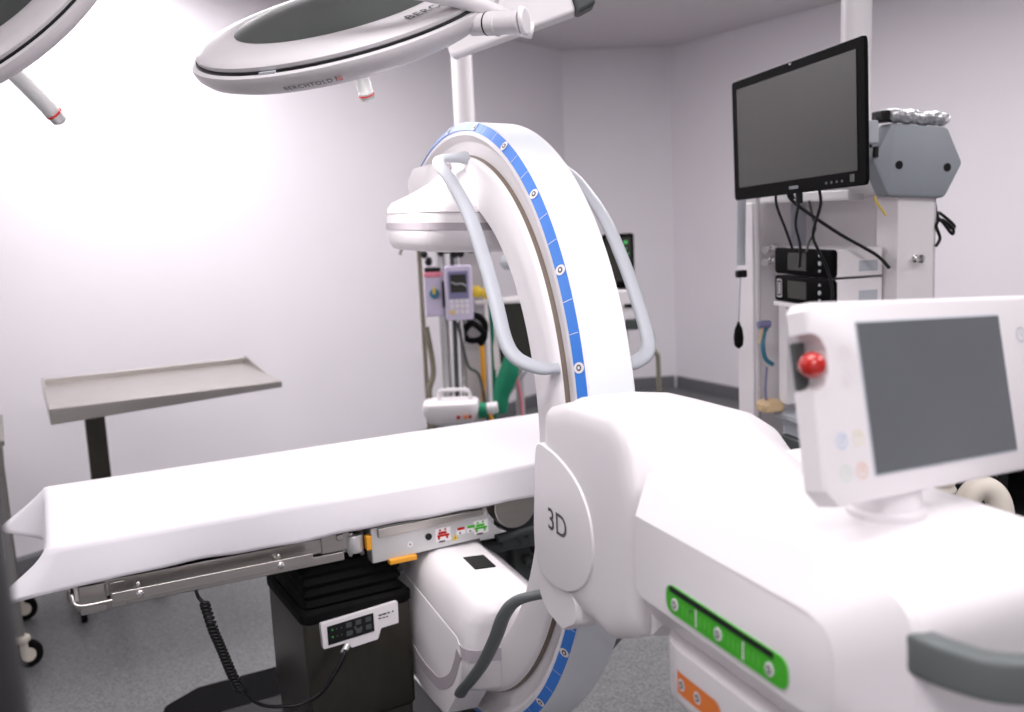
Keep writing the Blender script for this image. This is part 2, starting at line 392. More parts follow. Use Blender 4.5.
# main body
def bprof(d, dt=0, db=0):
    pts = [(1.063 + d * .75, 1.197 - d * 1.02), (1.545 - d * 1.55, 1.197 - d), (1.545 - d * 1.5, .965 + db), (1.063 + d * .75, .965 + db)]
    return rpoly(pts, [.008, .05, .05, .02], 8)
bod = MB().loft(side_rings([(-.06, bprof(0, 0, .0)), (-.088, bprof(.0, 0, .025)), (-.096, bprof(.003, 0, .033)), (-.130, bprof(.042, 0, .078)), (-.1315, bprof(.044, 0, .08)),
      ][::-1] + [(.135, bprof(0)), (.163, bprof(0, 0, .025)), (.171, bprof(.003, 0, .033)), (.200, bprof(.042, 0, .078)), (.2015, bprof(.044, 0, .08))])).build('main_body', M['white'], CA, smooth=24)
# rear upper hump with seam, push handle
hd = MB()
hp = [(-.086, -1.528, 1.1435), (-.086, -1.546, 1.1435), (-.079, -1.566, 1.142), (-.063, -1.588, 1.139), (-.038, -1.602, 1.136), (-.010, -1.607, 1.135), (.085, -1.607, 1.135), (.113, -1.602, 1.136), (.138, -1.588, 1.139), (.154, -1.566, 1.142), (.161, -1.546, 1.1435), (.161, -1.528, 1.1435)]
pth = catmull([Vector(q) for q in hp], 6); rgs = []
for i, q in enumerate(pth):
    t = (pth[min(i + 1, len(pth) - 1)] - pth[max(i - 1, 0)]).normalized(); sd = Vector((0, 0, 1)).cross(t).normalized()
    rgs.append([q + sd * a + Vector((0, 0, b)) for a, b in rrect(0, 0, .0125, .0205, .0075, 4)])
hd.loft(rgs)
hd.build('push_handle', M['hand'], bod, smooth=50)
sc = MB()
cap = rpoly([(1.175, 1.0895), (1.411, 1.0895), (1.411, 1.0535), (1.175, 1.0535)], .0165, 8)
sc.loft([[(-.1305, -s, z) for s, z in cap], [(-.1332, -s, z) for s, z in cap]])
sc.loft([[(x, -s, z) for s, z in ((1.185, 1.0885), (1.388, 1.0885), (1.388, 1.0815), (1.185, 1.0815))] for x in (-.133, -.1342)], mi=1)
def disc_x(mb, x, s, z, rs, rz, mi, n=20): mb.loft([[(xx, -(s + rs * cos(2 * pi * i / n)), z + rz * sin(2 * pi * i / n)) for i in range(n)] for xx in (-.132, x)], mi=mi)
for s in (1.196, 1.288, 1.382):
    disc_x(sc, -.1343, s, 1.0675, .0068, .0078, 2); disc_x(sc, -.1347, s, 1.0675, .0040, .0052, 3); disc_x(sc, -.1350, s, 1.0675, .0013, .0026, 2)
for i in range(1, 20):
    s = 1.196 + i * .0093; L = (i in (5, 15))
    if min(abs(s - q) for q in (1.196, 1.288, 1.382)) < .01: continue
    h0, h1, w = (1.0575, 1.0785, .0011) if L else (1.0615, 1.0735, .0006)
    sc.loft([[(x, -(s - w), h0), (x, -(s + w), h0), (x, -(s + w), h1), (x, -(s - w), h1)] for x in (-.1333, -.1338)], mi=4 if not L else 2)
sc.loft([[(x, -1.232, 1.070), (x, -1.2345, 1.0745), (x, -1.2295, 1.0745)] for x in (-.133, -.1344)], mi=3)
M['lgreen'] = mat('pale_green_tick', (.14, .55, .08), .5)
sc.build('green_scale', [M['green'], M['black'], M['white'], M['ink'], M['lgreen']], bod, smooth=40)
# lift column with its orange scale, wheeled base
lift = MB().loft([[(x, y, z) for x, y in rrect(.035, -1.295, .157 - k, .187 - k, .085, 10)] for k, z in ((.015, .915), (.003, .924), (0, .934), (0, 1.0))]).build('lift_column', M['white'], CA, smooth=50)
MB().loft([[(x, y, z) for x, y in rrect(.035, -1.31, .095, .13, .07, 6)] for z in (.12, .935)]).build('lift_tube', M['silver'], CA, smooth=50)
bs = MB().loft([[(x, y, z) for x, y in rrect(.035, -1.27, hx, hy, .06, 6)] for hx, hy, z in ((.20, .28, .075), (.22, .30, .09), (.22, .30, .15), (.19, .27, .185))]).build('wheeled_base', M['white'], CA, smooth=40)
for x, y in ((-.17, -1.03), (.24, -1.03), (-.17, -1.5), (.24, -1.5)):
    MB().cyl((x - .012, y, .04), (x + .012, y, .04), .04, 20).box((x, y, .075), (.03, .03, .03)).build('caster', M['dgrey'], bs, bevel=.003)

# console on its swivel foot
foot = MB().lathe([(.043, 1.195), (.043, 1.203), (.038, 1.206), (.037, 1.245), (.03, 1.262)], 32, (.052, -1.345, 0)).build('console_foot', M['white'], CA, smooth=40)
U = Vector((.85166, .52015, -.06416)); V = Vector((-.06081, .21967, .97368)); N = Vector((.52056, -.82534, .21872))
cw = Matrix((U, V, N)).transposed().to_4x4(); cw.translation = (.4755, 1.05, 1.3312)
caw = Matrix.Translation(CA.location) @ Matrix.Rotation(R(21.5), 4, 'Z')
cl = caw.inverted() @ cw
def notch(k=0., dn=0.):
    a = [(-.188, -.1055 + k), (.196, -.1055 + k), (.203, -.098), (.203, .096), (.196, .1035 - k), (-.190, .1035 - k), (-.1985 + k, .095)]
    b = [(-.1985 + k, .072), (-.184 + dn, .067), (-.1765 + dn, .054), (-.1775 + dn, .030), (-.186 + dn, .0175), (-.2005 + k, .0125), (-.2035 + k, -.088)]
    return a + b
cons = MB().loft([[(u, v, -.034) for u, v in shrink(notch(), .93)], [(u, v, -.028) for u, v in notch(.0)], [(u, v, -.004) for u, v in notch(.0)], [(u, v, -.001) for u, v in notch(.002)], [(u, v, 0) for u, v in shrink(notch(.004), .997)]]
      ).build('control_console', M['white'], CA, cl, smooth=30)
I4 = Matrix.Identity(4)
MB().box((-.05, -.085, -.03), (.10, .03, .02)).build('neck', M['white'], cons, bevel=.004)
MB().loft([[(x, y, z) for x, y in rrect(0, 0, hx, hy, .003, 3)] for hx, hy, z in ((.129, .0818, -.002), (.129, .0818, .0008), (.1275, .0803, .0012))]).build('screen_frame', M['lgrey'], cons)
MB().box((0, 0, .0012), (.2535, .1585, .0014)).build('display_screen', M['cscreen'], cons)
nb = MB().box((-.190, .040, -.026), (.018, .050, .006)).build('notch_plate', M['dgrey'], cons, bevel=.002)
MB().lathe([(.0065, -.014), (.0075, -.012), (.0105, -.010), (.0128, -.005), (.0138, .0), (.0128, .005), (.0105, .009), (.007, .0119), (.003, .0132), (.0, .0134)], 28, (-.1955, .0395, -.004)).build('emergency_stop_button', M['red'], cons, smooth=50)
def iconring(name, u, v, r, m, glyph):
    mb = MB(); n = 24
    o = [(u + r * cos(2 * pi * i / n), v + r * sin(2 * pi * i / n)) for i in range(n)]
    q = [(u + r * .82 * cos(2 * pi * i / n), v + r * .82 * sin(2 * pi * i / n)) for i in range(n)]
    mb.add([(a, b, .0006) for a, b in o + q], [(i, (i + 1) % n, n + (i + 1) % n, n + i) for i in range(n)])
    for (a, b, c, d) in glyph:
        p, t = Vector((u + a * r, v + b * r, .0006)), Vector((u + c * r, v + d * r, .0006)); w = (t - p).normalized().cross(Vector((0, 0, 1))) * r * .08
        mb.add([p - w, p + w, t + w, t - w], [(0, 1, 2, 3)])
    return mb.build(name, m, cons)
fb, fy, fg, fo, fr_ = (mat(n, c, .5) for n, c in (('faint_blue', (.52, .62, .80)), ('faint_yellow', (.80, .75, .56)), ('faint_green', (.64, .76, .67)), ('faint_orange', (.82, .56, .45)), ('faint_rose', (.79, .72, .75))))
iconring('blue_key', -.172, -.040, .0085, fb, [(-.4, .1, .0, -.4), (.0, -.4, .4, .5), (-.3, .4, .3, .4)])
iconring('yellow_key', -.147, -.039, .0085, fy, [(-.5, .3, .5, .3), (0, .3, 0, -.5), (.3, .6, .5, .1)])
iconring('green_key', -.172, -.073, .0085, fg, [(-.4, -.3, .4, .3), (0, -.1, .4, .3), (0, .5, .4, .3)])
iconring('orange_key', -.147, -.073, .0085, fo, [(-.5, .4, .1, -.3), (.1, -.3, .5, .4), (-.2, .5, .4, .5)])
iconring('arrow_key', -.151, .049, .0085, fr_, [(-.6, -.2, 0, .6), (0, .6, .6, -.2)])
iconring('arrow_key', -.152, .023, .0085, fr_, [(-.6, .2, 0, -.6), (0, -.6, .6, .2)])
iconring('power_key', .170, .055, .0095, M['lgrey'], [(0, .1, 0, .7), (.0, .1, .4, -.2)])

# orange scale wrapped round the left front corner of the lift column
LCX, LCY, LHX, LHY, LR = .035, -1.295, .157, .187, .085
def col_pt(t, k=0.):                                     # t: metres along the skin from the middle of the rounded corner
    cx, cy = LCX - LHX + LR, LCY + LHY - LR; h = LR * pi / 4; r = LR + k
    if t < -h: return Vector((cx + (-h - t), cy + r, 0))
    if t > h: return Vector((cx - r, cy - (t - h), 0))
    a = R(135) + t / LR; return Vector((cx + r * cos(a), cy + r * sin(a), 0))
os_ = MB()
def cpatch(t0, t1, prof, k, mi, n=14):
    rows = []
    for i in range(n + 1):
        t = t0 + (t1 - t0) * i / n; lo, hi = prof(i / n); p = col_pt(t, k); rows.append((Vector((p.x, p.y, lo)), Vector((p.x, p.y, hi))))
    v = [q for r in rows for q in r]; os_.add(v, [(2 * i, 2 * i + 2, 2 * i + 3, 2 * i + 1) for i in range(n)], mi)
OT0, OT1, OZ, OH = .014, .150, .958, .0150
def capsule(u):
    x = u * (OT1 - OT0); e = min(x, OT1 - OT0 - x); f = OH if e > OH else math.sqrt(max(0, OH * OH - (OH - e) ** 2)) + 1e-4
    return OZ - f, OZ + f
cpatch(OT0, OT1, capsule, .0006, 0, 40)
for t in (.036, .064, .100):
    def ell(rx, rz, k, mi):
        cpatch(t - rx, t + rx, lambda u: (OZ - rz * math.sqrt(max(0, 1 - (2 * u - 1) ** 2)) - 1e-5, OZ + rz * math.sqrt(max(0, 1 - (2 * u - 1) ** 2)) + 1e-5), k, mi)
    ell(.0075, .0078, .0012, 1); ell(.0046, .0052, .0017, 2); ell(.0016, .0025, .0021, 1)
os_.build('orange_scale', [M['orange'], M['white'], M['ink']], lift, smooth=60)

# ------------------------------------------------------------------ operating table
OT = thing('operating_table', 'stainless operating table with black padding, side rails and a dark steel pedestal column', 'operating table', (-.952, 1.924, 0), R(26))
MB().loft([[(x, y, z) for x, y in rrect(.785, .275, .795, hy, .03, 4)] for hy, z in ((.25, .812), (.262, .818), (.262, .885), (.25, .893))]).build('padding', M['matt'], OT, smooth=40)
fr = MB()
fr.box((.335, .02, .792), (.57, .03, .036)); fr.box((.335, .53, .792), (.57, .03, .036))
fr.box((.04, .275, .79), (.03, .50, .04)); fr.box((1.1, .275, .79), (1.0, .45, .036))
fr.box((.32, .015, .757), (.55, .02, .022)); fr.box((.33, .10, .758), (.56, .12, .014)); fr.box((.33, .45, .758), (.56, .12, .014))
for i in range(9): fr.box((.44 + .03 * i, .05, .742 ), (.012, .02, .012))
frame = fr.build('tabletop_frame', M['steel'], OT, bevel=.003)
MB().box((.045, .03, .775), (.055, .06, .065)).box((.095, .03, .775), (.035, .058, .060)).build('end_bracket', M['steel'], frame, bevel=.004)
rl = MB().box((.295, -.035, .782), (.43, .009, .024)).build('side_rail', M['steel'], OT, bevel=.002)
for x in (.135, .435):
    MB().cyl((x, -.033, .782), (x, .01, .782), .009, 14).build('rail_spacer', M['steel'], rl)
    MB().lathe([(.008, 0), (.008, .003), (.005, .0055), (.0001, .0057)], 16, (x, -.0395, .782), rot=Matrix.Rotation(R(90), 3, 'X')).build('bolt', M['chrome'], rl, smooth=40)
    MB().lathe([(.006, 0), (.006, .006), (.003, .009)], 14, (x, -.02, .794)).build('bolt', M['chrome'], rl, smooth=40)
MB().tube([(.09, -.035, .778), (.05, -.035, .777), (.02, -.034, .778), (.008, -.03, .785), (.006, -.02, .80), (.006, .01, .80)], .0045, 10).build('rail_hook', M['steel'], rl, smooth=60)
rr = MB().box((.295, .557, .782), (.43, .009, .024)); rr.cyl((.135, .54, .782), (.135, .555, .782), .008); rr.cyl((.435, .54, .782), (.435, .555, .782), .008)
rr.build('side_rail', M['steel'], OT, bevel=.002)
# joint with the amber latch
jt = MB().box((.575, .02, .793), (.07, .035, .045)).cyl((.585, -.004, .806), (.585, .01, .806), .009, 16)
jt.build('hinge_joint', M['steel'], OT, bevel=.004)
MB().lathe([(.02, 0), (.022, .004), (.022, .038), (.02, .042)], 20, (.622, .01, .762)).build('clamp_barrel', M['alu'], OT, smooth=40)
MB().box((.651, -.008, .783), (.013, .02, .034)).build('latch', M['amber'], OT, bevel=.002)
MB().box((.735, -.004, .7235), (.07, .022, .012)).build('release_lever', M['amber'], OT, bevel=.002)
# control panel on the side of the head section
pn = [(.660, .726), (1.022, .737)] + [(1.045 - .078 * cos(t), .812 - .078 * sin(t)) for t in (R(66), R(52), R(38), R(24), R(10))] + [(.967, .814), (.660, .814)]
side = MB().prism(pn, 'y', -.004, .04).build('side_panel', M['alu'], OT, bevel=.003)
MB().loft([[(x, y, z) for x, z in rpoly([(.676, .789), (.72, .789), (.955, .797), (.955, .812), (.676, .812)], .004, 3)] for y in (-.005, -.012)]).build('panel_rail', M['steel'], side, bevel=.002)
MB().cyl((.806, -.004, .766), (.806, -.007, .766), .0085, 18).build('socket', M['black'], side)
sy = MB()
def pdisc(x, z, r, mi, y=-.0048, n=18): sy.loft([[(x + r * cos(2 * pi * i / n), yy, z + r * sin(2 * pi * i / n)) for i in range(n)] for yy in (-.0035, y)], mi=mi)
def pbar(x, z, w, h, mi, y=-.0055): sy.box((x, (y - .0035) / 2, z), (w, abs(y + .0035), h), mi)
pdisc(.757, .756, .0075, 0); pbar(.757, .756, .003, .005, 3)
for x, mi in ((.845, 1), (.948, 2)):
    pbar(x, .764, .040, .034, 0, -.0042); pbar(x, .762, .032, .005, mi); pbar(x - .002, .769, .022, .006, mi); pbar(x - .008, .776, .005, .004, mi); pbar(x + .006, .777, .005, .004, mi); pbar(x - .012, .756, .005, .006, mi); pbar(x + .01, .756, .005, .006, mi)
    pbar(x - .004, .747, .016, .004, 3)
for x, mi in ((.893, 1), (.921, 2)):
    pbar(x, .764, .024, .018, 0, -.0042); pbar(x, .770, .020, .006, mi); pbar(x - .003, .759, .004, .004, 3)
sy.loft([[(.868, y, .743), (.885, y, .745), (.876, y, .759)] for y in (-.0035, -.0052)], mi=4); pbar(.8765, .749, .002, .005, 3, -.006)
sy.build('symbols', [M['white'], M['red'], M['green'], M['ink'], M['yellow']], side)
# hinge disc and lower linkage at the far end of the panel
MB().cyl((1.05, .0, .80), (1.05, .05, .80), .06, 36).build('hinge_disc', M['steel'], OT, smooth=40, bevel=.004)
lk = MB().cyl((1.02, .06, .70), (1.20, .06, .715), .012, 14).cyl((1.04, .1, .765), (1.12, .1, .66), .014, 14).box((1.10, .12, .70), (.10, .05, .09)).cyl((1.0, .12, .66), (1.2, .12, .655), .02, 14)
lk.build('linkage', M['dgrey'], OT, bevel=.004)
ac = MB().box((1.20, .26, .60), (.13, .12, .20)).cyl((1.13, .26, .50), (1.13, .26, .72), .022, 16).cyl((1.16, .19, .57), (1.26, .19, .56), .018, 14)
ac.build('drive_unit', M['dgrey'], OT, bevel=.008)
MB().tube([(1.15, .18, .70), (1.17, .16, .62), (1.21, .17, .56), (1.25, .2, .50)], .009, 8).build('drive_cable', M['black'], OT, smooth=60)
MB().box((1.13, .30, .735), (.10, .12, .06)).build('drive_bracket', M['dgrey'], OT, bevel=.004)
# pedestal
PR = Matrix.Translation((.625, 0, 0)) @ Matrix.Rotation(R(2.5), 4, 'Z') @ Matrix.Translation((-.6335, 0, 0))
ped = MB().loft([[(x, y, z) for x, y in rrect(.6275, .166, hx, hy, .012, 4)] for hx, hy, z in ((.128, .152, .33), (.1355, .160, .345), (.1355, .160, .62))]).build('pedestal_column', M['dsteel'], OT, PR, smooth=40)
MB().loft([[(x, y, z) for x, y in rrect(.6275, .166, hx, hy, .012, 4)] for hx, hy, z in ((.130, .154, .10), (.130, .154, .36))]).build('column_skirt', M['dsteel'], ped, smooth=40)
MB().loft([[(x, y, z) for x, y in rrect(.6275, .166, hx, hy, .025, 5)] for hx, hy, z in ((.137, .1615, .606), (.141, .1655, .612), (.141, .1655, .632), (.132, .157, .640), (.120, .145, .636))]).build('rubber_rim', M['rubber'], ped, smooth=40)
bl = []
for i in range(9):
    k = .128 if i % 2 else .120; bl.append([(x, y, .628 + i * .0135) for x, y in rrect(.6275, .172, k, k + .02, .02, 4)])
MB().loft(bl).build('bellows', M['rubber'], ped, smooth=20)
# panel on the column face
po = [(.529, .610), (.724, .620), (.723, .564), (.677, .562), (.667, .536), (.599, .532), (.592, .548), (.531, .546)]
cp = MB().prism(rpoly(po, .004, 3), 'y', .008, -.010).build('column_panel', M['white'], ped, bevel=.002)
ck = MB().prism([(.543, .600), (.659, .606), (.659, .560), (.543, .554)], 'y', -.0095, -.0115)
def kbar(x, z, w, h, mi): ck.box((x, -.0118, z), (w, .0012, h), mi)
for i in range(3):
    for j in range(2): kbar(.555 + i * .011, .590 - j * .018, .003, .003, 2 if (i == 0) else 1)
for x, z in ((.596, .592), (.620, .593), (.596, .571), (.620, .572), (.645, .594), (.645, .575)): kbar(x, z, .014, .012, 1)
for x, z in ((.602, .572), (.612, .580), (.626, .576)): kbar(x, z, .005, .009, 3)
ck.build('keypad', [M['black'], M['dgrey'], M['glow'], M['ink']], cp)
wd = MB()
for i, (x, w) in enumerate(((.676, .008), (.687, .010), (.698, .006), (.709, .004))): wd.box((x, -.0105, .596 + i * .0006), (w, .0014, .0035))
for i, (x, w) in enumerate(((.675, .008), (.685, .006), (.693, .005))): wd.box((x, -.0105, .588), (w, .0014, .0025))
wd.build('small_print', M['ink'], cp)
# base plate on the floor
b1 = rpoly([(.18, -.15), (1.22, -.15), (1.22, .95), (1.05, 1.02), (.34, .99), (.22, .91)], .05, 6)
b2 = rpoly([(.34, -.12), (1.0, -.12), (1.0, .74), (.34, .70)], .05, 6)
bp = MB().loft([[(x, y, z) for x, y in b1] for z in (.004, .055)]).build('floor_base', M['matt'], OT, smooth=30, bevel=.012)
MB().loft([[(x, y, z) for x, y in b2] for z in (.05, .095)]).build('base_cover', M['black'], bp, smooth=30, bevel=.008)
MB().box((.95, .30, .0975), (.006, .9, .004)).build('edge_highlight', M['alu'], bp)  # pale strip standing in for the highlight along the base edge

# ------------------------------------------------------------------ drape sheet
def sheet():
    L, W, zt = 1.585, .545, .9005
    # perimeter of the top, counter-clockwise from the front right corner along the front to the left end
    per = []
    def seg(p, q, n, kind):
        for i in range(n):
            t = i / n; per.append((p[0] + (q[0] - p[0]) * t, p[1] + (q[1] - p[1]) * t, kind, t))
    X0_ = -.03
    seg((L, -.008), (X0_, -.008), 60, 'f'); seg((X0_, -.008), (X0_, W), 28, 'e'); seg((X0_, W), (L, W), 60, 'b'); seg((L, W), (L, -.008), 20, 'r')
    n = len(per); rows = 9
    mb = MB(); V_ = []
    def drop(i, v):
        x, y, k, t = per[i]
        xl = x
        # falls straight with small waves; cloth corners stand out as soft cones
        wave = .0018 * sin(x * 17 + 1) + .0012 * sin(x * 41)
        if k == 'f':
            h = .080 + wave; out = .010 * sin(v * pi / 2) + .006 * v * sin(x * 15)
            if x < .10: h += .0
            dx, dy = 0., -out
            g = max(0, 1 - (x - X0_) / .085) ** 2.0
        elif k == 'b':
            h = .085 + wave; dx, dy = 0., .012 * v
            g = max(0, 1 - (x - X0_) / .085) ** 2.0
        elif k == 'r':
            h = .085; dx, dy = .01 * v, 0; g = 0
        else:
            h = .085; dx, dy = -.012 * sin(v * pi / 2), 0
            g = max(0, 1 - t / .20) ** 1.7 if t < .5 else max(0, 1 - (1 - t) / .27) ** 1.7
            if t > .5: h += .03 * (1 - g) * max(0, 1 - (1 - t) / .45)
        ox = -.118 * g * (v ** 1.15)
        oy = (.0 if (k == 'f' or (k == 'e' and t < .5)) else .045) * g * v
        z = zt - h * v - .018 * g * v
        if v < .25: pass
        return (x + dx + ox, y + dy + oy, z)
    rr_ = []
    inset = 4
    # rounded shoulder
    for s in range(2):
        pass
    def top_pt(i, k):
        x, y, kd, t = per[i]
        cx, cy = L / 2, W / 2
        f = 1 - .012 * k
        return (cx + (x - cx) * f, cy + (y - cy) * (1 - .035 * k), zt + (.0035 if k else .0))
    rows_v = [top_pt(i, 2) for i in range(n)], [top_pt(i, 1) for i in range(n)]
    for r in rows_v: rr_.append(list(r))
    for j in range(rows + 1):
        v = j / rows
        rr_.append([drop(i, v) for i in range(n)])
    mb.loft(rr_, caps=False)
    # top surface as strips between front and back rows
    ring0 = rr_[0]; base = len(mb.v); cols = 61; lines = []
    fr_ = [ring0[i] for i in range(0, 60)] + [ring0[60]]
    bk = [ring0[88 + i] for i in range(60, -1, -1)]
    for k in range(29):
        t = k / 28
        lines.append([tuple(Vector(a) * (1 - t) + Vector(b) * t + Vector((0, 0, (.0025 * sin(t * pi) + .0012 * sin(a[0] * 9 + t * 5) * sin(t * pi)) * min(1, (60 - q) / 8)))) if 0 < k < 28 else a if k == 0 else b for q, (a, b) in enumerate(zip(fr_, bk))])
    v = [p for l in lines for p in l]; m = len(fr_)
    mb.add(v, [(k * m + i, k * m + i + 1, (k + 1) * m + i + 1, (k + 1) * m + i) for k in range(28) for i in range(m - 1)])
    # the two ends of the strip field
    o = mb.build('drape_sheet', M['sheet'], None, smooth=180, solid=.0016)
    bm = bmesh.new(); bm.from_mesh(o.data); bmesh.ops.remove_doubles(bm, verts=bm.verts, dist=.0006)
    bmesh.ops.holes_fill(bm, edges=[e for e in bm.edges if e.is_boundary and all(v.co.z > .898 for v in e.verts)], sides=60)
    bmesh.ops.recalc_face_normals(bm, faces=bm.faces); bm.to_mesh(o.data); bm.free()
    for p in o.data.polygons: p.use_smooth = True
    o.matrix_world = Matrix.Translation((-.952, 1.924, 0)) @ Matrix.Rotation(R(26), 4, 'Z')
    tag(o, 'white cloth sheet draped over the operating table, corners hanging at the left end', 'sheet')
    return o
sheet()

# coiled cord from below the table to the pedestal panel
ctl = [(.254, .05, .752), (.254, .02, .748), (.256, -.01, .735), (.266, -.02, .722)]
coil_axis = catmull([Vector(p) for p in [(.266, -.02, .722), (.278, -.022, .66), (.293, -.024, .606), (.308, -.024, .55), (.324, -.022, .502)]], 60)
coil = []
for i, p in enumerate(coil_axis):
    a = i / (len(coil_axis) - 1) * 2 * pi * 26
    coil.append(p + Vector((.0085 * cos(a), .0085 * sin(a), 0)))
tail = [Vector(p) for p in [(.345, -.022, .475), (.376, -.022, .450), (.415, -.024, .438), (.456, -.03, .435), (.505, -.034, .455), (.545, -.034, .50), (.566, -.03, .528), (.572, -.024, .536)]]
wp = catmull([Vector(p) for p in ctl], 6) + coil + catmull([coil[-1]] + tail, 6)[1:]
tc_ = MB(); tc_.tube([wp[i] for i in range(len(wp))], lambda t: .0042 if t < .93 else .0062, 7, smooth=False)
cd = tc_.build('coiled_cord', M['black'], None, smooth=60)
cd.matrix_world = Matrix.Translation((-.952, 1.924, 0)) @ Matrix.Rotation(R(26), 4, 'Z')
tag(cd, 'black coiled cord hanging from under the operating table to its pedestal', 'cord')
MB().cyl((.566, -.024, .530), (.582, -.012, .543), .0075, 14).build('plug', M['alu'], cd, smooth=40)

# ------------------------------------------------------------------ surgical lights
def basis(nrm, xdir):
    n = Vector(nrm).normalized(); x = Vector(xdir); x = (x - n * x.dot(n)).normalized(); y = n.cross(x)
    return Matrix((x, y, n)).transposed().to_4x4()
def surgical_light(label, loc, nrm, xdir, spot_e, yoke_paths, joint_ang=0., texts=True, hs_=1., hoff=(0, 0, 0)):
    t = thing('surgical_light', label, 'surgical light', loc, 0, 'surgical lights')
    m = basis(nrm, xdir)
    RR = .312
    body = MB().lathe([(.252, -.034), (.275, -.033), (.296, -.024), (.309, -.010), (.3135, .004), (.313, .010), (.307, .0125), (.29, .013), (.285, .008), (.1, .005)], 96).build('lower_housing', M['silver'], t, m, smooth=35)
    cov = MB().lathe([(.24, .012), (.294, .013), (.299, .018), (.300, .025), (.294, .031), (.276, .036), (.245, .040), (.217, .042), (.212, .041), (.10, .040)], 96).build('upper_cover', M['silver'], t, m, smooth=35)
    MB().lathe([(.19, .034), (.2162, .0424), (.20, .0465), (.16, .053), (.08, .059), (.0, .061)], 72).build('dome', M['dome'], cov, smooth=50)
    MB().lathe([(.2, .0095), (.3025, .0095), (.3035, .013), (.3025, .0165), (.2, .0165)], 96).build('seal_line', M['black'], body, smooth=35)
    MB().lathe([(.0, -.034), (.19, -.036), (.254, -.0345), (.254, -.028), (.0, -.028)], 64).build('lens', M['glass'], t, m, smooth=40)
    h = MB().lathe([(r * (1.3 if hs_ > 1 else 1), -.048 + (z + .048) * hs_) for r, z in ((.028, -.048), (.026, -.075), (.016, -.082), (.0155, -.130), (.0165, -.132), (.0165, -.134), (.0155, -.136), (.0155, -.146), (.010, -.149))], 24, hoff)
    hd_ = h.build('sterile_handle', M['alu'], t, m, smooth=35)
    MB().lathe([(r, -.048 + (z + .048) * hs_) for r, z in ((.0150, -.1365), (.0168 * (1.3 if hs_ > 1 else 1), -.1365), (.0168 * (1.3 if hs_ > 1 else 1), -.1385), (.0150, -.1385))], 24, hoff).build('red_line', M['red'], hd_)
    # pivot on the rim
    a = joint_ang; ca, sa = cos(a), sin(a)
    def J(r, z=0, s=0): return Vector((r * ca - s * sa, r * sa + s * ca, z))
    j = MB().cyl(J(.295, -.012), J(.33, -.012), .020, 24).cyl(J(.33, -.012), J(.40, -.012), .0215, 24).cyl(J(.348, -.012), J(.353, -.012), .024, 24)
    jo = j.build('pivot', M['silver'], t, m, smooth=35, bevel=.003)
    MB().cyl(J(.328, -.012), J(.331, -.012), .0212, 24).build('pivot_seal', M['black'], jo, smooth=35)
    MB().loft([[J(.402 + .010 * k, -.012 + .028 * (1 - .15 * k) * cos(2 * pi * i / 24), .016 * sin(2 * pi * i / 24)) for i in range(24)] for k in (0, 1)]).build('end_cap', M['white'], jo, smooth=35, bevel=.003)
    if texts:
        def wrap_low(a0, zc):
            return lambda x, y: ((.3262 + (y + zc + .014) * .45) * sin(a0 + x / .315) , -(.3262 + (y + zc + .014) * .45) * cos(a0 + x / .315), zc + y)
        def low(x, y):
            a0 = R(-11) + x / .29; z = -.0165 + y * .9; r = .296 + (z + .024) * (.013 / .014) + .0034
            return (r * sin(a0), -r * cos(a0), z)
        tb = text_mb('BERCHTOLD', .0130, low, bold=.0002, sp=1.22); tb.build('lettering', M['ink'], body)
        dot = MB(); dd = []
        for i in range(12):
            x, y = .0560 + .0050 * cos(2 * pi * i / 12), .0055 * sin(2 * pi * i / 12); p = low(x, y); dd.append(tuple(Vector(p) * 1.001))
        dot.add(dd, [tuple(range(12))]); dot.add([low(.0490, -.005), low(.0508, -.005), low(.0508, .008), low(.0490, .008)], [(0, 1, 2, 3)], 1)
        dot.build('emblem', [M['red'], M['ink']], body)
        def top(x, y):
            a0 = R(50) + x / .265; r = .266 - y * .99; z = .0374 + (y * .13) + .0026
            return (r * sin(a0), -r * cos(a0), z)
        text_mb('BERCHTOLD', .029, top, bold=.0005, sp=1.15).build('lettering', M['ink'], cov)
        MB().box((0, 0, 0), (.034, .007, .007)).build('cover_catch', M['lgrey'], body, Matrix.Rotation(R(-24), 4, 'Z') @ Matrix.Translation((0, -.303, .013)))
    inv = Matrix.Translation(loc)
    for nm, path, r, mm in yoke_paths:
        MB().tube([Vector(p) - Vector(loc) for p in path], r, 16, sub=8).build(nm, M[mm], t, smooth=60)
    l = bpy.data.lights.new('surgical_spot', 'SPOT'); l.energy = spot_e * .22; l.spot_size = R(62); l.spot_blend = .9; l.shadow_soft_size = .12; l.color = (1, .955, .95)
    o = bpy.data.objects.new('surgical_spot', l); COL.objects.link(o)
    n = Vector(nrm).normalized(); o.location = Vector(loc) - n * .07
    o.rotation_euler = (-n).to_track_quat('-Z', 'Y').to_euler()
    return t
L1 = (-.300, 2.0, 1.925)
s1 = surgical_light('large round surgical light hanging above the middle of the operating table, grey dome showing', L1, (-.165, -.395, .90), (1, .0, .17), 130,
    [('yoke_arm', [(.068, 1.93, 1.893), (.050, 1.925, 1.897), (.012, 1.89, 1.913), (-.030, 1.85, 1.926), (-.07, 1.80, 1.931), (-.115, 1.75, 1.932), (-.20, 1.70, 1.945), (-.30, 1.70, 2.0), (-.38, 1.78, 2.12), (-.40, 1.9, 2.30)], .0165, 'white'),
     ('drop_tube', [(-.40, 1.9, 2.28), (-.40, 1.9, 2.5), (-.40, 1.9, 2.795)], .03, 'white')], joint_ang=R(-34))
sa = MB()
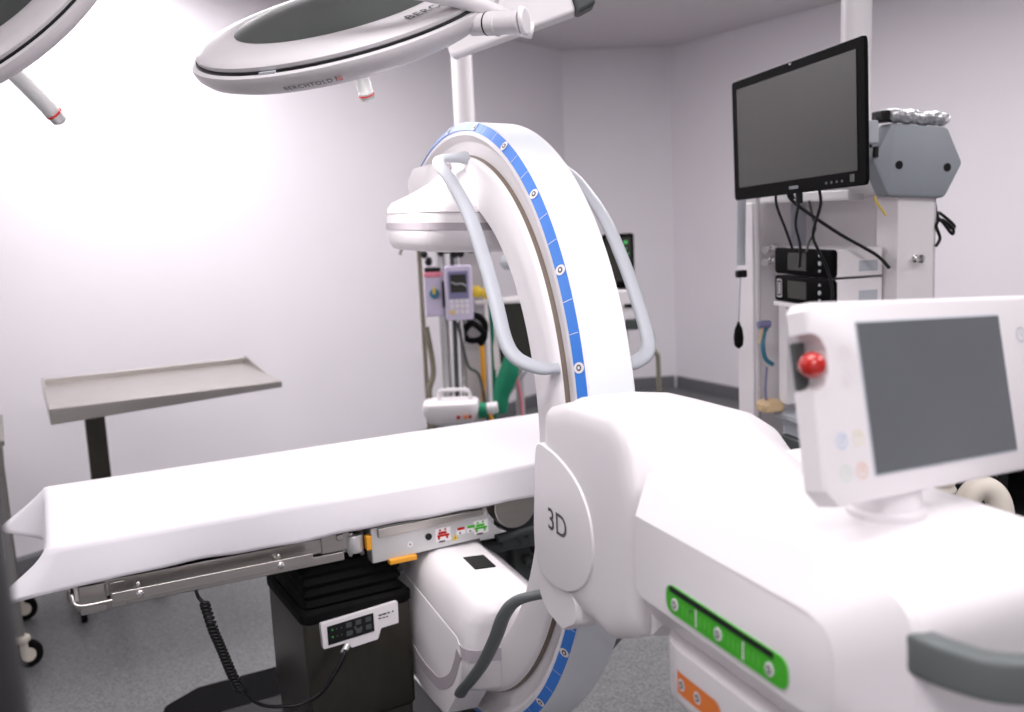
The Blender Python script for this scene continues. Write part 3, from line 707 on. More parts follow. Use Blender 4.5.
def abox(a, b, w, h, mi=0):
    a, b = Vector(a), Vector(b); d = (b - a).normalized(); s = d.cross(Vector((0, 0, 1))).normalized(); u = s.cross(d)
    return [[q + s * i * ww + u * j * hh for i, j in ((-1, -1), (1, -1), (1, 1), (-1, 1))] for q, ww, hh in ((a, w[0], h[0]), (b, w[1], h[1]))]
SA = thing('support_boom', 'white ceiling mounted support arm with dark grey end block above the C-arm', 'support arm', (.215, 2.3, 2.06))
oL = Vector((.215, 2.3, 2.06))
arm = MB().loft(abox(Vector((-.12, 2.32, 1.945)) - oL, Vector((.17, 2.3, 2.032)) - oL, (.03, .035), (.042, .045))).build('arm', M['white'], SA, bevel=.01, seg=3)
MB().loft(abox(Vector((.168, 2.3, 2.034)) - oL, Vector((.215, 2.3, 2.048)) - oL, (.036, .036), (.052, .045))).build('end_block', M['dgrey'], SA, bevel=.01, seg=3)
MB().cyl((0, 0, .03), (0, 0, .738), .032, 24).build('drop_tube', M['white'], SA, smooth=40)
MB().cyl((-.335, .02, -.105), (-.335, .02, .2), .03, 24).build('arm_knuckle', M['white'], SA, smooth=40, bevel=.008)
L2 = (-1.135, 2.30, 2.062)
s2 = surgical_light('surgical light cut off by the upper left corner, seen from its rim with handle below', L2, (-.33, -.67, .67), (.88, 0, .40), 70,
    [('yoke_arm', [(-1.46, 2.12, 1.84), (-1.40, 2.0, 2.0), (-1.22, 1.98, 2.10), (-1.14, 2.1, 2.13), (-1.22, 2.2, 2.35), (-1.26, 2.3, 2.5)], .0165, 'white'),
     ('drop_tube', [(-1.26, 2.3, 2.48), (-1.26, 2.3, 2.6), (-1.26, 2.3, 2.795)], .03, 'white')], joint_ang=R(215), texts=False, hs_=2.5, hoff=(-.085, 0, 0))

# ------------------------------------------------------------------ instrument table
IT = thing('instrument_table', 'stainless tray table on a single dark leg against the left wall', 'table', (-1.667, 3.395, 0), R(27.6))
W_, D_ = .839, .638
tr = MB().box((W_ / 2, D_ / 2, .916), (W_, D_, .008))
tr.loft([[(0, -.004, .920), (0, .01, .920), (0, .01, .861), (0, -.004, .861)], [(W_, -.004, .920), (W_, .01, .920), (W_, .01, .895), (W_, -.004, .895)]])
tr.loft([[(-.004, 0, .920), (.006, 0, .920), (.006, 0, .861), (-.004, 0, .861)], [(-.004, D_, .920 + .03), (.006, D_, .920 + .03), (.006, D_, .883), (-.004, D_, .883)]])
top_ = tr.build('tray', M['steel'], IT, bevel=.002)
MB().box((W_ / 2, D_, .929), (W_, .012, .026)).build('back_rim', M['steel'], top_, bevel=.002)
MB().loft([[(W_ - .006, D_, .953), (W_, D_, .953), (W_, D_, .913), (W_ - .006, D_, .913)], [(W_ - .006, D_ * .42, .922), (W_, D_ * .42, .922), (W_, D_ * .42, .913), (W_ - .006, D_ * .42, .913)]]).build('side_rim', M['steel'], top_)
MB().box((.165, .37, .48), (.075, .05, .84)).build('leg', M['dsteel'], IT, bevel=.004)
MB().box((.19, .42, .080), (.40, .06, .05)).box((.04, .45, .080), (.06, .42, .05)).box((.36, .55, .080), (.05, .26, .05)).build('foot_frame', M['steel'], IT, bevel=.004)
for x, y in ((.04, .27), (.04, .63), (.36, .45), (.36, .65)):
    MB().cyl((x - .011, y, .028), (x + .011, y, .028), .028, 18).box((x, y, .055), (.024, .022, .02)).build('caster', M['rubber'], IT, bevel=.002)

# ------------------------------------------------------------------ steel cart at the left edge
CT = thing('steel_cart', 'stainless steel cart on casters at the left edge beyond the table end', 'cart', (-1.895, 3.47, 0), R(28))
ct = MB().box((-.30, .02, .835), (.62, .55, .02)).box((-.30, .02, .775), (.60, .53, .10)).build('worktop', M['msteel'], CT, bevel=.004)
for x in (-.02, -.58):
    for y in (-.22, .26):
        lg = MB().box((x, y, .42), (.03, .03, .64)).build('leg', M['msteel'], CT, bevel=.003)
        c1 = MB().cyl((x + .02, y - .014, .052), (x + .02, y + .014, .052), .05, 24).build('caster', M['rubber'], CT, smooth=40, bevel=.006)
        MB().cyl((x + .02, y - .017, .052), (x + .02, y + .017, .052), .026, 20).lathe([(.020, .10), (.034, .104), (.034, .118), (.02, .124)], 20, (x, y, 0)).box((x + .008, y, .085), (.03, .038, .05)).build('caster_fork', M['cream'], c1, smooth=40)
MB().box((-.30, .02, .22), (.56, .48, .015)).build('lower_shelf', M['msteel'], CT, bevel=.003)
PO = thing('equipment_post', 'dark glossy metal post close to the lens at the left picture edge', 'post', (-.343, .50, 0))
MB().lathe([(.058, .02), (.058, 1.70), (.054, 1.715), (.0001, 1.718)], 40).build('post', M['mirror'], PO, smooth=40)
MB().lathe([(.0001, -.027), (.005, -.024), (.009, -.012), (.0095, .0), (.009, .012), (.005, .024), (.0001, .027)], 20, (.036, -.050, 1.418)).build('reflection_blob', M['white'], PO, smooth=60)  # added white ellipsoid standing in for a bright reflection on the post
MB().lathe([(.14, .0), (.14, .018), (.12, .03), (.0001, .035)], 40).build('base', M['black'], PO, smooth=40)

# ------------------------------------------------------------------ right hand equipment pendant
BX = thing('equipment_pendant', 'ceiling pendant with white trunks and grey hexagonal end cover on the right', 'ceiling pendant', (1.119, 2.65, 0), R(15))
hexo = [(-.075, 1.737), (.104, 1.723), (.155, 1.624), (.099, 1.531), (-.085, 1.543), (-.134, 1.640)]
hx = rpoly(hexo, .018, 5)
def yl(pts, y): return [(x, y, z) for x, z in pts]
hc = MB().loft([yl(hx, .05), yl(hx, .012), yl(shrink(hx, .975), .003), yl(shrink(hx, .93), 0)]).build('hexagon_cover', M['hgrey'], BX, smooth=40)
for x, z in ((-.052, 1.625), (.102, 1.614)):
    MB().lathe([(.0115, 0), (.0115, .002), (.007, .002), (.0065, .012)], 20, (x, -.0015, z), rot=Matrix.Rotation(R(-90), 3, 'X')).build('screw_recess', M['black'], hc, smooth=40)
MB().loft([yl(shrink(hx, .93), .05), yl(shrink(hx, .93), .60)]).build('head_beam', M['white'], BX, smooth=30)
MB().box((-.120, .34, 1.545), (.05, .50, .018)).box((-.142, .34, 1.553), (.008, .50, .026)).build('side_ledge', M['alu'], BX, bevel=.003)
MB().cyl((.0, .27, 1.70), (.0, .27, 2.795), .043, 28).build('ceiling_column', M['white'], BX, smooth=40)
fk = MB().box((.022, .068, 1.15), (.119, .095, .78)).build('front_trunk', M['white'], BX, bevel=.004)
MB().box((.090, .068, 1.15), (.012, .07, .78)).build('edge_profile', M['silver'], fk)
kn = MB().lathe([(.011, 0), (.011, .004), (.006, .006), (.006, .018), (.012, .020), (.012, .028), (.004, .03)], 18, (.019, .021, 1.368), rot=Matrix.Rotation(R(90), 3, 'X')).build('knob', M['chrome'], fk, smooth=40)
MB().box((.019, .004, 1.371), (.03, .006, .008)).build('knob_lever', M['chrome'], kn, bevel=.002)
MB().box((.03, .33, 1.15), (.02, .44, .78)).build('back_panel', M['white'], BX)
bt = MB().box((-.065, .585, 1.10), (.26, .10, .88)).build('rear_trunk', M['white'], BX, bevel=.004)
MB().box((-.03, .53, 1.2), (.05, .012, .66)).build('grey_channel', M['lgrey'], bt)
MB().cyl((-.195, .50, .70), (-.195, .50, 1.56), .0085, 14).build('accessory_rail', M['silver'], BX, smooth=40)
for z in (1.352, 1.392):
    MB().cyl((-.20, .45, z), (-.15, .50, z), .012, 14).lathe([(.017, 0), (.017, .012), (.01, .02)], 16, (-.165, .455, z)).build('rail_clamp', M['chrome'], BX, smooth=40)
MB().box((-.12, .20, 1.232), (.20, .33, .014)).build('device_shelf', M['white'], BX, bevel=.003)
lp_ = MB().box((-.12, .42, 1.06), (.07, .05, .32)).build('gas_outlet_panel', M['white'], BX, bevel=.004)
MB().box((-.12, .36, .865), (.10, .18, .02)).box((-.10, .36, .80), (.10, .14, .10)).build('lower_bracket', M['lgrey'], BX, bevel=.004)
def device(label, z, h, extra):
    t = thing('medical_device', label, 'medical device', (1.119, 2.65, 0), R(15), 'stacked black fronted devices')
    b = MB().box((-.118, .2285, z), (.15, .305, h)).build('case', M['white'], t, bevel=.004)
    f = MB().loft([[(x, y, zz) for y, zz in rrect(.2285, z, hy, hz, .012, 4)] for x, hy, hz in ((-.190, .1535, h / 2), (-.203, .1535, h / 2), (-.2055, .150, h / 2 - .003))]).build('front_panel', M['bezel'], t, smooth=30)
    MB().box((-.2055, .255, z), (.002, .10, h * .66)).build('display', M['screen'], f)
    k = MB()
    for j in range(3): k.cyl((-.205, .135, z + (.022 - .022 * j)), (-.209, .135, z + (.022 - .022 * j)), .006 if j == 1 else .004, 14)
    k.build('knob', M['lgrey'], f)
    MB().box((-.09, .0757, z - .01), (.06, .002, .03)).build('vent', M['lgrey'], b)
    if extra:
        q = MB()
        oo, ii = rrect(.353, z, .014, .028, .006, 4), rrect(.353, z, .010, .024, .004, 4)
        n = len(oo); q.add([(-.206, y, zz) for y, zz in oo + ii], [(i, (i + 1) % n, n + (i + 1) % n, n + i) for i in range(n)])
        q.box((-.206, .353, z), (.001, .008, .036))
        q.build('light_badge', M['alu'], f)
    return t
device('upper of two stacked devices, black front and white case, on the pendant', 1.363, .078, False)
device('lower of two stacked devices, black front with pale oblong badge, on the pendant', 1.279, .078, True)

# wall of the monitor
MO = thing('flat_monitor', 'large black flat screen monitor hung on the pendant at upper right', 'monitor', (.7595, 2.576, 1.731), 0)
th = R(-74.9)
mu = Vector((cos(th), sin(th), 0)); mn = Vector((sin(th), -cos(th), 0)); mv = Vector((0, 0, 1))
ro = R(2.1)
mu, mv = mu * cos(ro) + mv * sin(ro), mv * cos(ro) - mu * sin(ro)
mm_ = Matrix((mu, mv, mn)).transposed().to_4x4()
def ml(hx_, hy_, r, z): return [(x, y, z) for x, y in rrect(0, 0, hx_, hy_, r, 4)]
mb_ = MB().loft([ml(.20, .10, .02, -.05), ml(.270, .135, .012, -.038), ml(.308, .164, .012, -.014), ml(.3145, .170, .012, -.008), ml(.3145, .170, .012, -.002), ml(.313, .1685, .011, 0)]).build('bezel', M['bezel'], MO, mm_, smooth=30)
MB().box((0, .005, .0005), (.566, .279, .0014)).build('display_screen', M['screen'], MO, mm_)
bt_ = MB()
for i in range(4): bt_.box((.155 + i * .022, -.154, .0006), (.008, .006, .001))
bt_.box((.262, -.150, .0006), (.018, .018, .001)); bt_.build('bezel_keys', M['dgrey'], mb_)
lg_ = MB().cyl((0, -.157, .0), (0, -.157, .001), .001, 8)
for i in range(5): lg_.box((-.012 + .009 * i, -.154, .0007), (.006 if i else .004, .008, .001))
lg_.build('badge', M['grey'], mb_)
MB().box((0, .164, .0006), (.010, .004, .001)).build('sensor', M['lgrey'], mb_)
MB().box((.02, 0, -.09), (.10, .10, .10)).box((.02, -.02, -.16), (.06, .06, .14)).build('mount_bracket', M['lgrey'], MO, mm_, bevel=.004)

bxw = Matrix.Translation((1.119, 2.65, 0)) @ Matrix.Rotation(R(15), 4, 'Z')
def cable(label, pts, r=.004, m='black', mw=bxw, name='cable', group=None, cat='cable', plug=None, sub=8):
    o = MB().tube(pts, r, 8, sub=sub).build(name, M[m], None, mw, smooth=60)
    tag(o, label, cat, group)
    if plug: MB().cyl(plug[0], plug[1], plug[2], 10).build('plug', M[m], o, bevel=.001)
    return o
cable('black cable hanging straight below the left half of the monitor', [(-.33, .16, 1.572), (-.325, .165, 1.53), (-.29, .175, 1.46), (-.26, .19, 1.405)])
cable('black cable running slantwise down from the monitor to the white trunk', [(-.335, .085, 1.575), (-.325, .08, 1.54), (-.20, .06, 1.45), (-.09, .045, 1.385), (-.055, .03, 1.345)], .005, plug=((-.335, .085, 1.572), (-.326, .08, 1.545), .008))
cable('black cable with thick plug hanging below the middle of the monitor', [(-.335, .035, 1.572), (-.335, .035, 1.54), (-.33, .06, 1.48), (-.31, .07, 1.42), (-.30, .09, 1.36)], .004, plug=((-.335, .035, 1.574), (-.334, .036, 1.535), .010))
cable('black cable looping down in front of the stacked devices', [(-.33, -.05, 1.572), (-.325, -.05, 1.53), (-.315, .0, 1.455), (-.275, .04, 1.41), (-.235, .06, 1.36), (-.215, .06, 1.29), (-.215, .07, 1.24)], .0042)
cable('thin grey cable curling behind the monitor cables', [(-.20, .20, 1.54), (-.19, .20, 1.50), (-.18, .20, 1.46), (-.20, .20, 1.42), (-.215, .19, 1.395)], .0035, 'dgrey')
cable('thin yellow cable below the white head of the pendant', [(-.10, .035, 1.545), (-.10, .03, 1.53), (-.085, .022, 1.505), (-.078, .016, 1.49)], .003, 'yellow')
cable('bunch of black cable loops tied at the right side of the white trunk',
      [(.105, .06, 1.545), (.108, .05, 1.50), (.095, .04, 1.475), (.115, .03, 1.47), (.15, .03, 1.445), (.148, .03, 1.43), (.12, .03, 1.46), (.10, .03, 1.478), (.12, .05, 1.49), (.16, .04, 1.455), (.155, .04, 1.445), (.11, .03, 1.47), (.095, .03, 1.455), (.108, .03, 1.42), (.095, .03, 1.398)], .0045, group=None)
# foil pack with dark end on top of the head
FP = thing('foil_pack', 'crumpled silver foil wrapped pack lying on top of the grey hexagonal cover', 'foil pack', (1.119, 2.65, 0), R(15))
fp = MB(); rg = []
for i in range(20):
    t = i / 19; x = -.078 + .185 * t
    rg.append([(x, .03 + (.036 + random.uniform(-.003, .003)) * cos(2 * pi * k / 14), 1.759 - .013 * t + (.018 + random.uniform(-.004, .004)) * sin(2 * pi * k / 14)) for k in range(14)])
fp.loft(rg).build('wrapping', M['foil'], FP, smooth=20)
MB().box((-.085, .03, 1.756), (.034, .05, .032)).build('dark_end', M['black'], FP, bevel=.005)
MB().tube([(-.10, .03, 1.752), (-.118, .03, 1.735), (-.124, .03, 1.70), (-.118, .03, 1.675)], .004, 8).build('lead', M['black'], FP, smooth=60)
cable('black connector with a green mark beside the hexagonal cover', [(-.125, .0, 1.675), (-.126, .0, 1.66), (-.126, .0, 1.648)], .008, 'black', name='connector', cat='connector')
# blood pressure bulb on its strap
BB = thing('pressure_bulb', 'black rubber hand bulb hanging on a grey strap left of the pendant', 'pressure bulb', (1.119, 2.65, 0), R(15))
MB().tube([(-.25, .5, 1.555), (-.253, .5, 1.45), (-.255, .5, 1.345)], .01, 8, flat=(.015, .004), side=(1, 0, 0)).build('strap', M['lgrey'], BB, smooth=60)
MB().box((-.255, .5, 1.318), (.036, .02, .024)).build('valve', M['black'], BB, bevel=.005)
MB().tube([(-.258, .5, 1.31), (-.262, .5, 1.24), (-.265, .5, 1.16)], .0028, 8).build('tubing', M['lgrey'], BB, smooth=60)
MB().lathe([(.004, 1.078), (.014, 1.088), (.0165, 1.112), (.013, 1.14), (.005, 1.158), (.003, 1.165)], 20, (-.266, .5, 0)).build('bulb', M['rubber'], BB, smooth=50)
# gas hoses on the lower panel and tan foam block
cable('blue gas hose curving down from the outlet panel behind the console', [(-.20, .44, 1.145), (-.215, .43, 1.13), (-.225, .42, 1.09), (-.215, .42, 1.05), (-.19, .42, 1.03)], .007, 'cyan', name='gas_hose', cat='hose')
cable('dark red coupling on the outlet panel behind the console', [(-.235, .43, 1.158), (-.215, .43, 1.16), (-.195, .43, 1.158)], .012, 'dlav', name='gas_coupling', cat='coupling')
cable('tan hose end hanging below the coupling on the outlet panel', [(-.222, .43, 1.145), (-.226, .43, 1.12), (-.23, .43, 1.10)], .006, 'sponge', name='hose_end', cat='hose')
cable('thin dark red cord hanging along the outlet panel', [(-.20, .44, 1.02), (-.205, .44, .95), (-.20, .44, .88)], .004, 'dlav')
fo_ = MB()
for k in range(1): fo_.loft([[(x, y, z) for x, y in rrect(-.19, .44, hx_, hy_, .02, 4)] for hx_, hy_, z in ((.03, .03, .876), (.036, .036, .88), (.037, .037, .90), (.026, .028, .912))])
tag(fo_.build('foam_block', M['sponge'], None, bxw, smooth=40), 'small tan foam block on the bracket behind the console', 'foam block')
MB_ = MB()
MB().box((-.11, .33, .72), (.12, .16, .17)).build('suction_case', M['dgrey'], BX, bevel=.008)
MB().lathe([(.04, .60), (.045, .61), (.045, .74), (.038, .75)], 24, (-.20, .38, 0)).build('suction_canister', M['rubber'], BX, smooth=40)

# ------------------------------------------------------------------ hoses and machine behind the console at the right
AM = thing('anaesthesia_machine', 'grey machine with black top behind the console at right edge', 'medical machine', (1.42, 2.35, 0), R(-18))
MB().box((0, 0, .42), (.62, .42, .70)).build('cabinet', M['lgrey'], AM, bevel=.012)
MB().box((0, -.02, .94), (.66, .46, .05)).build('worktop', M['black'], AM, bevel=.012)
MB().box((-.20, -.15, .85), (.025, .03, .16)).box((.25, -.15, .85), (.025, .03, .16)).box((0, .15, .85), (.6, .03, .16)).build('uprights', M['black'], AM, bevel=.003)
MB().box((0, -.02, .775), (.65, .45, .02)).build('lower_edge', M['black'], AM, bevel=.004)
for x, y in ((-.25, -.15), (.25, -.15), (-.25, .15), (.25, .15)):
    MB().cyl((x - .012, y, .035), (x + .012, y, .035), .035, 18).box((x, y, .065), (.03, .03, .02)).build('caster', M['rubber'], AM, bevel=.002)
def corr(label, pts, r, amp, waves, m, name):
    p = catmull([Vector(q) for q in pts], 40)
    o = MB().tube(p, lambda t: r + amp * sin(t * waves * 2 * pi), 16, smooth=False).build(name, M[m], None, None, smooth=60)
    return tag(o, label, 'hose')
corr('cream corrugated breathing hose upright behind the console', [(.80, 1.75, .03), (.80, 1.75, .55), (.80, 1.75, .75), (.795, 1.745, .95), (.79, 1.74, 1.12)], .027, .0022, 46, 'cream', 'corrugated_hose')
corr('thick smooth cream hose bending over at the right edge behind the console', [(.86, 1.78, .04), (.86, 1.78, .60), (.85, 1.78, .80), (.846, 1.775, .90), (.855, 1.77, .958), (.880, 1.768, .988), (.908, 1.765, .974), (.920, 1.76, .935), (.922, 1.76, .85), (.922, 1.76, .60)], .023, .0, 30, 'cream', 'breathing_hose')

# ------------------------------------------------------------------ equipment behind the arc, middle distance
YB = 4.3
EP = thing('supply_boom', 'white ceiling column with rails and poles behind the X-ray arc', 'ceiling column', (-.165, YB + .12, 0))
MB().cyl((0, 0, 1.45), (0, 0, 2.795), .046, 28).build('ceiling_column', M['white'], EP, smooth=40)
MB().box((0, .0, 1.0), (.10, .09, .95)).build('trunk', M['silver'], EP, bevel=.004)
MB().cyl((-.135, -.10, .30), (-.135, -.10, 1.47), .022, 18).build('pole', M['alu'], EP, smooth=40)
MB().cyl((-.055, -.13, .70), (-.055, -.13, 1.45), .013, 14).build('pole', M['chrome'], EP, smooth=40)
MB().box((-.02, -.05, 1.42), (.52, .03, .03)).build('cross_rail', M['alu'], EP, bevel=.003)
MB().box((.14, -.08, 1.145), (.26, .02, .018)).build('cross_rail', M['white'], EP, bevel=.003)
cl_ = MB()
for i in range(9):
    x, z = -.20 + .025 * i + random.uniform(-.01, .01), 1.375 + random.uniform(-.03, .03)
    cl_.lathe([(.014, 0), (.016, .01), (.016, .03), (.008, .036)], 12, (x, -.14, z), rot=Matrix.Rotation(R(90), 3, 'X') @ Matrix.Rotation(random.uniform(-.6, .6), 3, 'X'))
cl_.build('clamp_knobs', M['black'], EP, smooth=40)
OP = thing('iv_pole', 'thin olive metal pole at the left of the equipment behind the arc', 'pole', (-.40, YB + .08, 0))
MB().cyl((0, 0, .03), (0, 0, 1.62), .0105, 14).build('pole', M['olive'], OP, smooth=40)
MB().tube([(0, 0, 1.40), (-.04, -.01, 1.41), (-.075, -.01, 1.40), (-.085, -.01, 1.375)], .006, 8).build('hook', M['olive'], OP, smooth=60)
MB().lathe([(.16, 0), (.16, .02), (.05, .04), (.0001, .045)], 24).build('base', M['dgrey'], OP, smooth=40)
IP = thing('infusion_pump', 'lavender infusion pump with small dark screen and keypad', 'infusion pump', (-.222, YB - .06, 1.202), R(2))
cs = MB().loft([[(x, y, z) for x, z in rrect(0, 0, hx_, hz_, .012, 4)] for y, hx_, hz_ in ((.05, .058, .118), (-.01, .0605, .121), (-.018, .057, .118))]).build('case', M['lav'], IP, smooth=40)
MB().box((0, -.019, .035), (.088, .004, .125)).build('fascia', M['dlav'], IP, bevel=.001)
MB().box((0, -.0215, .043), (.070, .003, .080)).build('display', M['screen'], IP)
MB().tube([(-.03, -.0235, .05), (-.01, -.0235, .04), (.015, -.0235, .042), (.034, -.0235, .03)], .0022, 6).build('trace', M['alu'], IP)
for i in range(4):
    for j in range(3):
        MB().box((-.033 + .022 * i, -.020, -.035 - .024 * j), (.015, .006, .016)).build('key', M['white'] if (i, j) != (0, 2) else M['yellow'], IP, bevel=.001)
PP = thing('syringe_pump', 'white pump with pink top and coloured knob left of the lavender pump', 'infusion pump', (-.337, YB + .0, 1.20), R(0))
MB().box((0, .03, -.01), (.085, .08, .19)).build('case', M['lav'], PP, bevel=.01)
MB().box((0, .025, .083), (.080, .08, .022)).build('pink_band', M['pink'], PP, bevel=.004)
MB().box((0, .025, .105), (.075, .06, .02)).build('dark_top', M['black'], PP, bevel=.006)
kb = MB().cyl((.004, -.01, .0), (.004, -.035, .0), .022, 16).build('knob', M['cyan'], PP, smooth=40, bevel=.004)
MB().box((.004, -.036, .014), (.012, .006, .03)).build('knob_grip', M['yellow'], kb, bevel=.002)
MB().box((.047, -.02, -.005), (.018, .03, .12)).build('grip', M['black'], PP, bevel=.006)
VM = thing('ventilator_display', 'white framed tilted display behind the inner edge of the arc', 'monitor', (.025, YB + .05, 1.0), R(-6))
vm = Matrix.Rotation(R(-3), 4, 'Y') @ Matrix.Rotation(R(-6), 4, 'X')
MB().loft([[(x, y, z) for x, z in rrect(0, 0, hx_, hz_, .012, 4)] for y, hx_, hz_ in ((.03, .10, .15), (.0, .115, .165), (-.006, .112, .162))]).build('frame', M['white'], VM, vm, smooth=40)
MB().box((.008, -.006, 0), (.185, .004, .275)).build('display_screen', M['screen'], VM, vm)
MB().cyl((.0, .03, -.10), (.0, .06, -.55), .02, 14).build('stalk', M['alu'], VM, smooth=40)
KG = MB()
KN = []
for x, z in ((-.145, 1.20), (-.10, 1.192)):
    o = MB().lathe([(.02, 0), (.026, .006), (.026, .03), (.012, .036)], 18, (0, 0, 0), rot=Matrix.Rotation(R(90), 3, 'X')).build('valve_knob', M['yellow'], None, Matrix.Translation((x, YB - .0, z)), smooth=40)
    KN.append(o)
tag(KN[0], 'small yellow valve knob touching the lavender pump', 'knob', 'yellow valve knobs'); tag(KN[1], 'yellow valve knob nearer the arc, right of its twin', 'knob', 'yellow valve knobs')
# breathing bag, gas hoses, cables
bgm = MB(); rg = []
for i in range(12):
    t = i / 11; x = -.008 - .055 * t + .008 * sin(t * 6); z = .93 - .27 * t
    w = .018 + .035 * sin(min(1, t * 1.5) * pi * .75) * (1 - .35 * t)
    rg.append([(x + w * cos(2 * pi * k / 12), YB - .10 + .6 * w * sin(2 * pi * k / 12), z) for k in range(12)])
tag(bgm.loft(rg).build('breathing_bag', M['gcloth'], None, smooth=60), 'green breathing bag hanging beside the inner edge of the arc', 'breathing bag')
def wc(label, pts, r, m, name='cable', cat='cable', group=None): return cable(label, pts, r, m, None, name, group, cat)
wc('amber gas hose hanging beside the display', [(-.135, YB, .97), (-.133, YB, .85), (-.137, YB, .70), (-.11, YB, .62), (-.085, YB, .50)], .011, 'amber', 'gas_hose', 'hose')
wc('dark green hose hanging behind the yellow knobs', [(-.088, YB + .06, 1.40), (-.09, YB + .06, 1.2), (-.085, YB + .06, .95), (-.09, YB + .06, .6)], .010, 'gcloth', 'gas_hose', 'hose')
wc('black rubber tubing coiled below the lavender pump', [(-.20, YB, 1.08), (-.15, YB - .01, 1.09), (-.115, YB, 1.05), (-.13, YB, .99), (-.19, YB, .98), (-.21, YB, 1.02), (-.17, YB - .03, 1.06), (-.12, YB - .02, 1.01), (-.14, YB, .96)], .015, 'rubber', 'tubing', 'tubing')
wc('dark cable hanging at the right of the aluminium pole', [(-.245, YB - .02, 1.40), (-.25, YB - .02, 1.1), (-.255, YB - .02, .8), (-.26, YB, .4)], .011, 'dgrey')
wc('dark cable drooping below the pumps', [(-.235, YB - .05, 1.07), (-.20, YB - .06, .88), (-.15, YB - .05, .82), (-.12, YB - .03, .6)], .007, 'dgrey')
wc('olive tubing loop at the foot of the olive pole', [(-.38, YB, 1.05), (-.36, YB, .85), (-.385, YB, .75), (-.37, YB, .62), (-.39, YB, .5)], .013, 'olive', 'tubing', 'tubing')
wc('reddish brown thin hose right of the green bag', [(.0, YB, .86), (.02, YB, .78), (.035, YB, .68), (.03, YB, .55)], .007, 'pink', 'gas_hose', 'hose')
wc('dark cable crossing the wall above the display', [(-.01, YB + .1, 1.34), (.04, YB + .1, 1.30), (.06, YB + .1, 1.2), (.05, YB + .1, 1.12)], .006, 'dgrey')
wc('thin grey cable sloping below the display', [(-.02, YB + .02, .72), (.04, YB, .80), (.10, YB, .86), (.16, YB, .87)], .006, 'lgrey')
MI = MB().lathe([(.0001, -.03), (.02, -.026), (.034, -.005), (.036, .01), (.02, .022), (.0001, .024)], 20, rot=Matrix.Rotation(R(80), 3, 'X')).build('suction_lamp', M['lgrey'], None, Matrix.Translation((.0, YB + .06, 1.32)), smooth=50)
MI.name = 'sensor_head'; tag(MI, 'grey oval sensor head above the white framed display', 'sensor head')
MB().cyl((0, .0, 0), (.0, .10, .02), .012, 10).build('stem', M['lgrey'], MI)
# white ventilator tray with carrying bow
VT = thing('ventilator_tray', 'rounded white tray unit with carrying bow and green collar, low behind the sheet', 'ventilator', (-.272, YB - .16, .70), 0)
def vlv(lv): return [[(x, y, z) for x, y in rrect(-.005, 0, hx_, hy_, r_, 6)] for hx_, hy_, r_, z in lv]
vb = MB().loft(vlv([(.07, .05, .03, -.06), (.10, .075, .04, -.048), (.118, .09, .05, -.01), (.124, .095, .05, .02), (.118, .09, .05, .036), (.09, .07, .04, .042)])).build('case', M['white'], VT, smooth=50)
MB().tube([(-.055, 0, .03), (-.055, 0, .075), (-.035, 0, .085), (.05, 0, .085), (.075, 0, .075), (.085, 0, .03)], .008, 10).build('carrying_bow', M['white'], VT, smooth=60)
MB().cyl((.112, 0, -.012), (.150, 0, -.012), .036, 20).build('green_collar', M['gcloth'], VT, smooth=40, bevel=.004)
MB().cyl((.150, 0, -.005), (.20, 0, .0), .026, 20).cyl((.172, 0, -.003), (.182, 0, -.002), .030, 20).build('white_port', M['white'], VT, smooth=40, bevel=.004)
for x, m in ((.03, 'red'), (.06, 'orange'), (.08, 'red')): MB().cyl((x, -.09, -.018), (x, -.10, -.018), .008, 12).build('port', M[m], VT)
MB().cyl((-.02, .05, -.05), (-.02, .05, -.70), .025, 18).build('stand', M['alu'], VT, smooth=40)
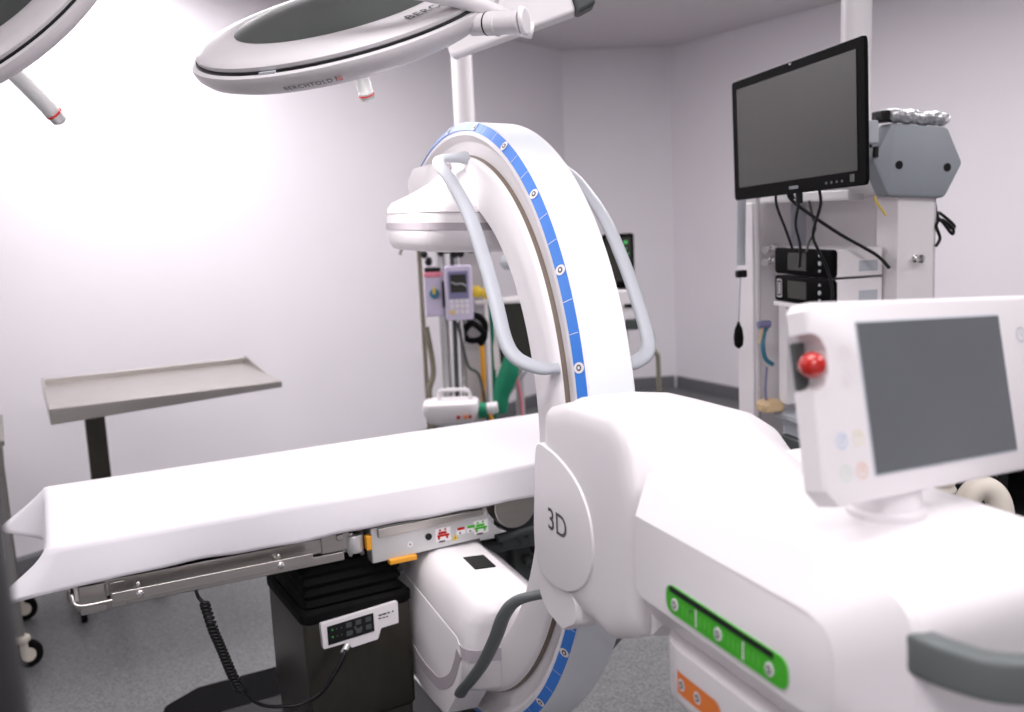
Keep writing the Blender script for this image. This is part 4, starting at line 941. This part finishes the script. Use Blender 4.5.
# patient monitor right of the arc with its stand
PM = thing('patient_monitor', 'black patient monitor showing a green trace, right of the arc', 'monitor', (.505, YB + .10, 1.30), R(4))
MB().loft([[(x, y, z) for x, z in rrect(0, 0, hx_, hz_, .012, 4)] for y, hx_, hz_ in ((.05, .06, .11), (.0, .074, .125), (-.01, .072, .123))]).build('case', M['bezel'], PM, smooth=40)
MB().box((.0, -.0105, .008), (.118, .003, .20)).build('display_screen', M['screen'], PM)
gt = MB().box((.033, -.013, .085), (.018, .002, .014))
for i in range(7): gt.box((.040 + random.uniform(-.006, .006), -.013, .055 - .022 * i), (.006, .002, .010))
gt.build('trace', M['glow'], PM)
MB().box((.02, .03, -.21), (.09, .10, .16)).build('module_rack', M['white'], PM, bevel=.008)
MB().box((.045, -.021, -.205), (.055, .006, .018)).build('slot', M['black'], PM)
MB().box((.05, -.01, -.29), (.06, .06, .05)).build('connector_block', M['dgrey'], PM, bevel=.006)
MB().cyl((.03, .06, -.12), (.03, .06, -1.28), .022, 18).build('stand_pole', M['alu'], PM, smooth=40)
MB().lathe([(.20, -1.30), (.20, -1.275), (.05, -1.25)], 24, (.03, .06, 0)).build('stand_base', M['dgrey'], PM, smooth=40)
wc('thin grey cable looping from the patient monitor', [(.575, YB + .07, 1.06), (.62, YB + .06, 1.02), (.655, YB + .06, .95), (.635, YB + .06, .88), (.60, YB + .06, .90)], .005, 'lgrey')
BP = thing('bent_post', 'short olive metal post with bent top right of the arc', 'post', (.665, YB + .02, 0))
MB().tube([(0, 0, .03), (0, 0, .4), (0, 0, .82), (-.01, 0, .88), (-.05, 0, .93)], .011, 10).build('post', M['olive'], BP, smooth=60)
MB().lathe([(.15, 0), (.15, .02), (.04, .04)], 24).build('base', M['dgrey'], BP, smooth=40)

# ------------------------------------------------------------------ world and colour
w = bpy.data.worlds.new('world'); SC.world = w; w.use_nodes = True
w.node_tree.nodes['Background'].inputs['Color'].default_value = (.9, .88, .92, 1)
w.node_tree.nodes['Background'].inputs['Strength'].default_value = .05
SC.view_settings.view_transform = 'Standard'; SC.view_settings.look = 'None'
SC.view_settings.gamma = 1; SC.view_settings.use_curve_mapping = False
SC.view_settings.exposure = .10
